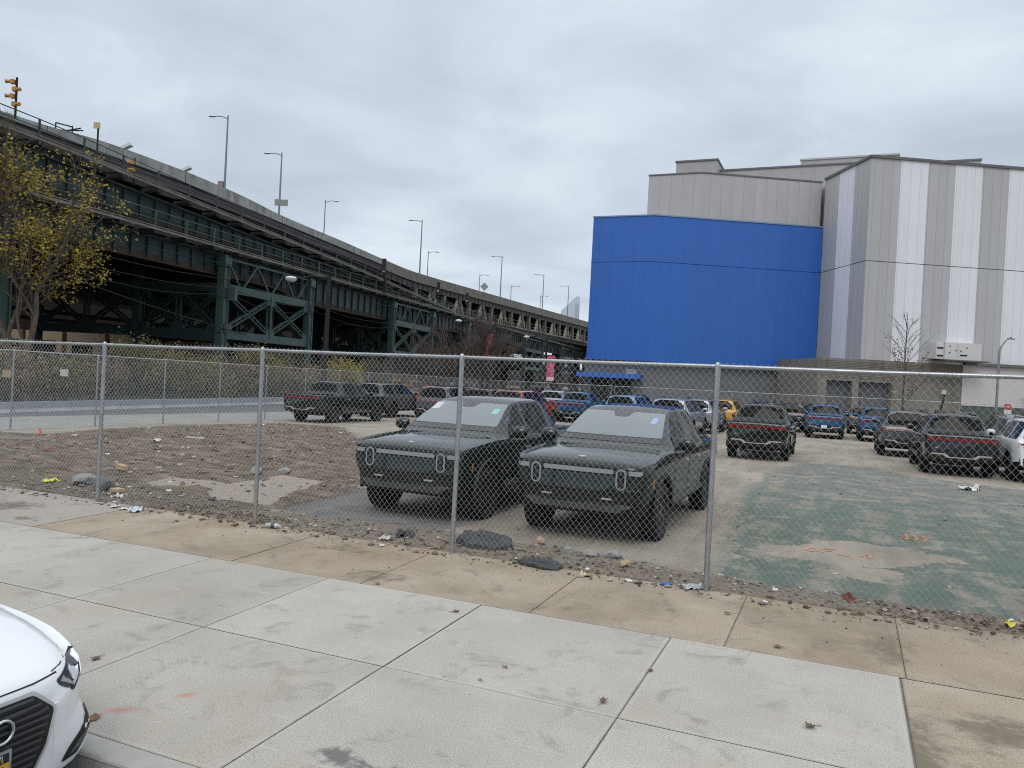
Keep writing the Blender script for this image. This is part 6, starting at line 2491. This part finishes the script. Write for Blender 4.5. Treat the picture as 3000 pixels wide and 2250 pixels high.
def leaf(label, u, v, size, mat, seed, curl=.5, group='dry leaves on the pavement'):
    rg = random.Random(seed)
    o = thing('dry_leaf', label, 'leaf', gpos(u, v, .004), rg.uniform(0, 6), group)
    mb = MB()
    lob = 5
    rim = []
    for k in range(lob * 4):
        a = 2 * math.pi * k / (lob * 4)
        rr = size * (.62 + .38 * (k % 4 == 0) + .14 * (k % 2)) * (.85 + .25 * math.cos(a))
        x, y = rr * math.cos(a), rr * math.sin(a) * .8
        rim.append((x, y, curl * .45 * (x * x * .4 + y * y * 1.8) / size + rg.uniform(0, .12) * size * curl + .002))
    n = len(rim)
    mb.add([(0, 0, .003)] + rim, [(0, 1 + k, 1 + (k + 1) % n) for k in range(n)])
    mb.build('blade', mat, o)
    mb = MB()
    mb.tube([(-size * .3, 0, .004), (-size * .8, .01, .006), (-size * 1.3, .03, .004)], .0022, 4)
    mb.build('stalk', mat, o)
    return o


def rock_mesh(rg, size, flat=.6):
    bm = bmesh.new()
    bmesh.ops.create_icosphere(bm, subdivisions=2, radius=1)
    sx, sy, sz = size * rg.uniform(.8, 1.2), size * rg.uniform(.6, 1.0), size * flat * rg.uniform(.7, 1.1)
    sd = rg.uniform(0, 100)
    for v in bm.verts:
        k = 1 + .38 * noise.noise(v.co * 1.3 + Vector((sd, 0, 0))) + .12 * noise.noise(v.co * 4 + Vector((sd, 3, 0)))
        v.co = Vector((v.co.x * sx * k, v.co.y * sy * k, v.co.z * sz * k))
        q = size * .16
        v.co = Vector([round(c / q) * q * .35 + c * .65 for c in v.co])
    me = bpy.data.meshes.new('rock')
    bm.to_mesh(me)
    bm.free()
    return me


def rock(name, label, cat, u, v, size, mat, seed, flat=.6, group=None, sink=.3):
    rg = random.Random(seed)
    me = rock_mesh(rg, size, flat)
    me.materials.append(mat)
    o = obj(name, me)
    tag(o, label, cat, group)
    o.location = gpos(u, v, size * flat * (1 - sink) * .8)
    o.rotation_euler = (0, 0, rg.uniform(0, 6))
    return o


def slab(label, u, v, poly, th, tilt, rz):
    dense = []
    for a, b_ in zip(poly, poly[1:] + poly[:1]):
        dense += [(a[0] + (b_[0] - a[0]) * t, a[1] + (b_[1] - a[1]) * t) for t in (0, .33, .66)]
    poly = dense
    mb = MB()
    rg = random.Random(len(label))
    n = len(poly)
    rings_ = []
    for k, z in ((1.0, 0), (1.04, th * .45), (.97, th * .96), (.6, th), (.25, th * 1.03)):
        rings_.append([(x * k + rg.uniform(-.022, .022), y * k + rg.uniform(-.022, .022), z + rg.uniform(-.012, .012)) for x, y in poly])
    vs = [p for r_ in rings_ for p in r_] + [(0, 0, th * 1.1)]
    fs = [(i * n + j, i * n + (j + 1) % n, (i + 1) * n + (j + 1) % n, (i + 1) * n + j) for i in range(4) for j in range(n)] + [tuple(range(n))[::-1]] + [(4 * n + j, 4 * n + (j + 1) % n, 5 * n) for j in range(n)]
    mb.add(vs, fs)
    o = mb.build('asphalt_slab', ASLAB, None, None)
    tag(o, label, 'asphalt slab', 'broken asphalt slabs at the fence')
    o.location = gpos(u, v, .01)
    o.rotation_euler = (tilt[0], tilt[1], rz)


slab('larger black asphalt slab leaning under the fence right of a post', 6.33, .50, [(-.36, -.08), (-.12, -.21), (.22, -.20), (.38, -.05), (.30, .12), (.05, .24), (-.16, .22), (-.34, .10)], .10, (R(16), R(2)), TH + .05)
slab('smaller flat black asphalt slab poking under the fence', 7.28, .02, [(-.28, -.05), (.05, -.14), (.26, -.10), (.24, .08), (.02, .15), (-.16, .10)], .055, (R(9), R(3)), TH - .05)
for lb, u, v, s_, m_, sd, c_ in [
        ('brown lobed leaf near the joint in the middle of the pavement', 7.2, -1.98, .045, LEAFB, 1, .6), ('small reddish leaf on the slab right of the middle', 8.14, -2.97, .03, LEAFO, 2, .8),
        ('curled brown leaf lying in the slab joint', 9.17, -2.5, .035, LEAFB, 3, 1.1), ('dark shrivelled leaf left of the joint crossing', 9.0, -3.21, .05, LEAFB, 4, 1.2),
        ('crumpled brown leaf on the right hand slab', 10.35, -2.92, .055, LEAFB, 5, 1.2), ('brown star shaped leaf above the saloon headlight', 5.35, -4.3, .055, LEAFB, 6, .5),
        ('pale tan leaf beside the saloon bumper', 6.19, -4.99, .065, LEAFO, 7, .6), ('tan leaf at the edge of the old concrete', 6.08, -1.58, .04, LEAFO, 8, .5),
        ('orange leaf by the fence left of the asphalt slab', 5.74, -.19, .055, LEAFO, 9, .4), ('dark leaf on the old concrete below the right post', 9.51, -.71, .045, LEAFB, 10, .7),
        ('two toned dark leaf near the slab corner', 10.03, -1.43, .05, LEAFB, 11, .4), ('small rusty leaf on the lower slab', 8.08, -3.28, .022, LEAFO, 12, .9), ('brown leaf on the tan concrete at the left', 2.1, -.45, .05, LEAFB, 13, .5), ('orange tan leaf near the second post', 2.9, -.25, .06, LEAFO, 14, .6)]:
    leaf(lb, u, v, s_, m_, sd, c_)
o = leaf('large rust brown leaf caught in the fence wire on the right', 10.56, -.03, .085, M('rust_leaf_big', (.16, .045, .02), .7), 20, .3)
o.location.z += .14
o.rotation_euler = (R(80), 0, TH)
# bottle
bt = thing('plastic_bottle', 'clear plastic bottle lying on the tan concrete beside the second post', 'bottle', gpos(3.45, -.08, .034), TH + .3)
mb = MB()
mb.lathe([(-.11, 0), (-.108, .026), (-.09, .033), (-.02, .031), (0, .034), (.05, .033), (.085, .016), (.105, .013), (.106, 0)], 16, 'x')
mb.build('bottle_body', PLAS, bt, 50)
mb = MB()
mb.lathe([(-.03, .0345), (.02, .0345)], 16, 'x')
mb.build('bottle_label', M('label_dark', (.06, .07, .09), .5), bt)


def crumple(name, label, cat, u, v, size, mat, seed, flat=.4, group=None, dz=0):
    """a crumpled sheet"""
    rg = random.Random(seed)
    n = 9
    mb = MB()
    vs = []
    for j in range(n):
        for i in range(n):
            x, y = (i / (n - 1) - .5) * 2 * size, (j / (n - 1) - .5) * 1.3 * size
            z = size * flat * abs(noise.noise(Vector((x / size * 1.6 + seed, y / size * 1.6, seed)))) * 1.8
            vs.append((x + rg.uniform(-.1, .1) * size, y + rg.uniform(-.1, .1) * size, z + .004))
    mb.add(vs, [(j * n + i, j * n + i + 1, (j + 1) * n + i + 1, (j + 1) * n + i) for j in range(n - 1) for i in range(n - 1)])
    o = mb.build(name, mat, None)
    tag(o, label, cat, group)
    o.location = gpos(u, v, dz)
    o.rotation_euler = (0, 0, rg.uniform(0, 6))
    return o


snackm, nt, b = newmat('printed_foil')
vv = node(nt, 'ShaderNodeTexVoronoi', Scale=22)
nt.links.new(coords(nt), vv.inputs['Vector'])
sp_ = nt.nodes.new('ShaderNodeSeparateXYZ')
nt.links.new(vv.outputs['Color'], sp_.inputs[0])
nt.links.new(ramp(nt, sp_.outputs[0], [(.0, (.02, .02, .02)), (.35, (.55, .42, .05)), (.6, (.62, .60, .56)), (.85, (.08, .07, .07))]), b.inputs['Base Color'])
b.inputs['Roughness'].default_value = .3
crumple('foil_wrapper', 'crumpled yellow and black snack wrapper below the smaller asphalt slab', 'wrapper', 7.86, -.10, .085, snackm, 3)
crumple('paper_cup', 'crushed pale paper scrap left of the third post', 'paper scrap', 5.1, .13, .085, PAPER, 4, .7)
crumple('paper_scrap', 'white paper scrap at the left post, nearer the post', 'paper scrap', .62, -.22, .07, PAPER, 5, .5, 'white paper scraps by the left post')
crumple('paper_scrap', 'white flat paper scrap next to the blue plastic bag', 'paper scrap', .84, -.24, .075, PAPER, 6, .25, 'white paper scraps by the left post')
crumple('plastic_bag', 'pale blue plastic bag on the concrete right of the left post', 'plastic bag', 1.10, -.25, .12, M('blue_film', (.45, .52, .60), .3, 0, (.6, .64, .68), 9), 7, .6)
crumple('plastic_film', 'crumpled clear plastic film at the foot of the fourth post', 'plastic film', 9.02, .03, .12, PLAS, 8, .5)
crumple('blue_wrapper', 'small blue and yellow wrapper by the fourth post', 'wrapper', 8.75, -.02, .06, BLUEM, 9, .3)
crumple('white_bag', 'white crumpled bag at the edge of the brown dirt', 'plastic bag', .12, .24, .09, PAPER, 10, .7)
crumple('rag', 'white rag lying in the middle of the brown dirt', 'rag', -6.22, 6.7, .2, PAPER, 11, .5)
crumple('torn_paper', 'white torn paper on the far green surface', 'paper scrap', 13.46, 14.4, .30, PAPER, 12, .4)
crumple('yellow_scrap', 'bright yellow plastic scrap under the fence at the right', 'plastic scrap', 11.99, .22, .06, YELM, 13, .8)
crumple('yellow_tape', 'tangle of yellow tape in the dirt left of the left post', 'tape', -1.87, .6, .14, YELM, 14, .5)
crumple('black_sheet', 'torn black plastic sheet by the third post', 'plastic sheet', 5.2, .42, .18, ASLAB, 15, .4)
rock('broken_brick', 'tan broken brick beyond the larger asphalt slab', 'brick', 6.85, 1.1, .085, BRICKM, 21, .8)
rock('broken_brick', 'tan broken brick under the fence left of the fourth post', 'brick', 8.16, .5, .095, BRICKM, 22, .6)
rock('field_stone', 'pale stone behind the broken brick near the fourth post', 'stone', 7.93, .84, .085, STONE, 23, .7)
rock('field_stone', 'grey boulder left of the left post in the dirt', 'stone', -1.28, .77, .19, STONE, 24, .7)
rock('field_stone', 'dark boulder right against the left post', 'stone', -.65, .62, .17, M('stone_dark', (.09, .095, .10), .9, 0, (.14, .14, .14), 8, .4), 25, .8)
rock('field_stone', 'grey stone on the pale sand patch', 'stone', .2, 4.1, .12, STONE, 26, .7)
rock('field_stone', 'grey stone in the brown dirt above the sand', 'stone', -.01, 3.5, .12, STONE, 27, .7)
rock('field_stone', 'flat grey stone near the larger asphalt slab', 'stone', 7.35, .78, .10, STONE, 28, .5)
rock('field_stone', 'flat grey stone under the right front pickup bumper', 'stone', 7.68, .72, .09, STONE, 29, .5)


def plank_(name, label, cat, p, q, w_, h_, mat, dz=.03):
    mb = MB()
    a, b_ = gpos(*p, dz), gpos(*q, dz)
    c = (a + b_) / 2
    mb.beam(a - c, b_ - c, w_, h_)
    o = mb.build(name, mat)
    o.location = c
    return tag(o, label, cat)


plank_('wood_block', 'yellowish wood block in the dirt above the left post', 'wood', (-2.25, 2.25), (-1.95, 2.15), .10, .09, WOODM, .06)
plank_('wood_board', 'short tan board in the rubble right of the left post', 'wood', (-.42, .64), (-.18, .56), .14, .05, WOODM, .05)
plank_('long_pole', 'long pale pole lying on the dirt at the left', 'pole', (-9.6, 3.7), (-7.6, 4.7), .05, .05, PIPEM, .08)
plank_('orange_strip', 'flat orange strip lying in the dirt at the left', 'plastic strip', (-6.4, 3.8), (-6.0, 3.68), .09, .02, ORANGEM, .05)
plank_('white_board', 'white flat board in the upper dirt', 'board', (-6.65, 8.2), (-6.15, 8.35), .08, .03, PAPER, .06)
plank_('pale_plank', 'pale plank at the crest of the dirt mound', 'board', (-10.5, 11.2), (-9.7, 11.6), .10, .04, PIPEM, .10)
co = thing('orange_cone', 'toppled bright orange cone piece by the side fence', 'cone', gpos(-9.9, 6.2, .0), .4)
co.scale = (.32, .32, .36)
mb = MB()
mb.tube([(0, 0, 0), (-.18, 0, .62)], [.13, .05], 12)
mb.build('cone_body', ORANGEM, co, 50)
mb = MB()
mb.box((0, 0, .02), (.32, .3, .04))
mb.build('cone_base', ORANGEM, co)
# loose rubble, uncounted
rg = random.Random(99)
protos = []
for k in range(6):
    me_ = rock_mesh(rg, 1.0, .6)
    protos.append(([v.co.copy() for v in me_.vertices], [tuple(p.vertices) for p in me_.polygons]))
    bpy.data.meshes.remove(me_)


def scatter(name, n, area, sizes, mats, zoff=0.0):
    V, Fc, Mi = [], [], []
    tries = 0
    c = 0
    while c < n and tries < n * 30:
        tries += 1
        u, v = rg.uniform(*area[0]), rg.uniform(*area[1])
        if not area[2](u, v):
            continue
        c += 1
        s_ = sizes[0] * (sizes[1] / sizes[0]) ** (rg.random() ** 2.2)
        pv, pf = rg.choice(protos)
        a = rg.uniform(0, 6.3)
        fl = rg.uniform(.45, 1)
        p0 = gpos(u, v, s_ * .2)
        b = len(V)
        V += [(p0.x + (q.x * math.cos(a) - q.y * math.sin(a)) * s_, p0.y + (q.x * math.sin(a) + q.y * math.cos(a)) * s_, p0.z + q.z * s_ * fl) for q in pv]
        mi = rg.choices(range(len(mats)), weights=[m_[1] for m_ in mats])[0]
        Fc += [[b + i for i in f] for f in pf]
        Mi += [mi] * len(pf)
    me = bpy.data.meshes.new(name)
    me.from_pydata(V, [], Fc)
    for m_ in mats:
        me.materials.append(m_[0])
    me.polygons.foreach_set('material_index', Mi)
    return stuff(obj(name, me))


RM = [(M('rubble_brown', (.12, .095, .072), .95, 0, (.19, .155, .12), 12), 5), (M('rubble_pale', (.34, .30, .25), .95, 0, (.42, .38, .33), 10), .9), (STONE, .6), (BRICKM, .35), (M('rubble_dark', (.05, .046, .042), .95, 0, (.085, .078, .07), 10), 1.5), (PAPER, .16)]
scatter('rubble', 2600, ((-11, 3), (.2, 17), lambda u, v: inpoly((u, v), DIRT) > 0), (.014, .075), RM)
scatter('gravel', 2600, ((-3, 14), (-.22, 1.15), lambda u, v: inpoly((u, v), EDGE) > -.08), (.007, .042), RM)
scatter('grit', 700, ((-4, 14), (-1.5, .1), lambda u, v: rg.random() < math.exp((v - .1) * 2.6)), (.004, .013), RM)
scatter('lot_pebbles', 500, ((1, 16), (1, 16), lambda u, v: True), (.008, .035), RM)
DRYL = M('leaf_litter', (.085, .05, .032), .85, 0, (.15, .085, .05), 15)


def leaf_litter():
    V, Fc = [], []
    for _ in range(420):
        u = rg.choice([rg.uniform(10.8, 13), rg.uniform(1.2, 3.2), rg.uniform(3, 9)])
        v = rg.gauss(.22, .16)
        p = gpos(u, v, .012)
        s_ = rg.uniform(.015, .045)
        a = rg.uniform(0, 6.3)
        t = Vector((math.cos(a), math.sin(a), rg.uniform(-.3, .5)))
        n_ = t.cross(Vector((0, 0, 1))).normalized()
        b = len(V)
        V += [p - t * s_, p + n_ * s_ * .6 + Vector((0, 0, .012)), p + t * s_, p - n_ * s_ * .6 + Vector((0, 0, .006))]
        Fc += [(b, b + 1, b + 2), (b, b + 2, b + 3)]
    me = bpy.data.meshes.new('leaf_litter')
    me.from_pydata([tuple(q) for q in V], [], Fc)
    me.materials.append(DRYL)
    stuff(obj('leaf_litter', me))


leaf_litter()
for u, v, lb in ((-11.9, 33, 'white notice board'),):
    pass
# two small notices on the street side barrier fence
for s_, z_, lb, mt in ((18.6, 1.45, 'small white notice on a post behind the street', PAPER), (15.6, 1.35, 'small orange and white notice on a post behind the street', BRICKM)):
    sg = thing('notice', lb, 'sign', S15(s_ + 11, 29.4, -.4))
    mb = MB()
    mb.tube([(0, 0, 0), (0, 0, z_ + .5)], .03, 6)
    mb.build('post', DARKST, sg)
    mb = MB()
    mb.box((0, -.05, z_ + .35), (.36, .03, .32))
    mb.build('sign_panel', mt, sg)
# ---------------------------------------------------------------- camera, light, sky
cam = bpy.data.objects.new('camera', bpy.data.cameras.new('camera'))
COL.objects.link(cam)
scene.camera = cam
cam.data.sensor_width = 36
cam.data.lens = 36 * FPX / 3000
cam.data.clip_start = .05
cam.data.clip_end = 8000
cam.location = (0, 0, EYE)
m = Matrix.Rotation(R(90) + PITCH, 4, 'X') @ Matrix.Rotation(ROLL, 4, 'Z')
cam.rotation_euler = m.to_euler()

SUN_EL, SUN_AZ = R(52), R(200)
w = bpy.data.worlds.new('World')
scene.world = w
w.use_nodes = True
nt = w.node_tree
bg = nt.nodes['Background']
sky = nt.nodes.new('ShaderNodeTexSky')
sky.sky_type = 'NISHITA'
sky.sun_disc = False
sky.sun_elevation = SUN_EL
sky.sun_rotation = SUN_AZ
sky.air_density = 1.0
sky.dust_density = 2.0
geo = nt.nodes.new('ShaderNodeTexCoord')
sp = nt.nodes.new('ShaderNodeSeparateXYZ')
nt.links.new(geo.outputs['Generated'], sp.inputs[0])
# flat cloud layer: directions projected on to a high plane
zc = math_node(nt, 'MAXIMUM', sp.outputs[2], .0)
den = math_node(nt, 'ADD', zc, .16)
cx = math_node(nt, 'DIVIDE', sp.outputs[0], den)
cy = math_node(nt, 'DIVIDE', sp.outputs[1], den)
cmb = nt.nodes.new('ShaderNodeCombineXYZ')
nt.links.new(cx, cmb.inputs[0])
nt.links.new(cy, cmb.inputs[1])
n1 = noise_node(nt, .62, 10, .50, cmb.outputs[0], .35).outputs[0]
n2 = noise_node(nt, 1.9, 9, .55, cmb.outputs[0], .5).outputs[0]
mixn = math_node(nt, 'ADD', math_node(nt, 'MULTIPLY', n1, .68), math_node(nt, 'MULTIPLY', n2, .32))
cloud = ramp(nt, mixn, [(.37, (.49, .555, .655)), (.50, (.62, .70, .80)), (.62, (.80, .885, .965))])
# overcast luminance: about three times brighter overhead than at the horizon
lum = nt.nodes.new('ShaderNodeValToRGB')
els = lum.color_ramp.elements
els[0].position, els[0].color = 0.0, (1.10, 1.10, 1.09, 1)
els[1].position, els[1].color = 1.0, (2.4, 2.25, 2.1, 1)
for p, c in ((.10, (1.08, 1.08, 1.075)), (.22, (.98, .98, .98)), (.36, (1.02, 1.02, 1.02)), (.47, (1.14, 1.12, 1.10)), (.62, (1.7, 1.62, 1.53))):
    e = els.new(p)
    e.color = (*c, 1)
nt.links.new(zc, lum.inputs[0])
cl = mixc(nt, 1.0, cloud, (1, 1, 1), 'MULTIPLY')
mm = nt.nodes.new('ShaderNodeMix')
mm.data_type = 'RGBA'
mm.blend_type = 'MULTIPLY'
mm.inputs[0].default_value = 1
nt.links.new(cloud, mm.inputs[6])
nt.links.new(lum.outputs[0], mm.inputs[7])
bg.inputs['Strength'].default_value = .08
bg2 = nt.nodes.new('ShaderNodeBackground')
nt.links.new(sky.outputs[0], bg.inputs[0])
nt.links.new(mm.outputs[2], bg2.inputs[0])
mx = nt.nodes.new('ShaderNodeMixShader')
mx.inputs[0].default_value = .94
nt.links.new(bg.outputs[0], mx.inputs[1])
nt.links.new(bg2.outputs[0], mx.inputs[2])
nt.links.new(mx.outputs[0], nt.nodes['World Output'].inputs[0])
sl = bpy.data.lights.new('sun', 'SUN')
sl.energy = .9
sl.angle = R(25)
sl.color = (1, .96, .9)
so = bpy.data.objects.new('sun', sl)
COL.objects.link(so)
dv = Vector((math.sin(SUN_AZ) * math.cos(SUN_EL), math.cos(SUN_AZ) * math.cos(SUN_EL), math.sin(SUN_EL)))
so.rotation_euler = dv.to_track_quat('Z', 'Y').to_euler()
so.location = dv * 60
scene.view_settings.view_transform = 'Standard'
scene.view_settings.look = 'None'
scene.view_settings.exposure = 0
scene.view_settings.gamma = 1
scene.cycles.use_denoising = False
scene.cycles.filter_width = 1.1
scene.cycles.denoising_prefilter = 'ACCURATE'
scene.cycles.use_adaptive_sampling = True
scene.cycles.adaptive_threshold = .008
scene.cycles.max_bounces = 6
scene.cycles.diffuse_bounces = 3
scene.cycles.glossy_bounces = 3
scene.cycles.caustics_reflective = False
scene.cycles.caustics_refractive = False
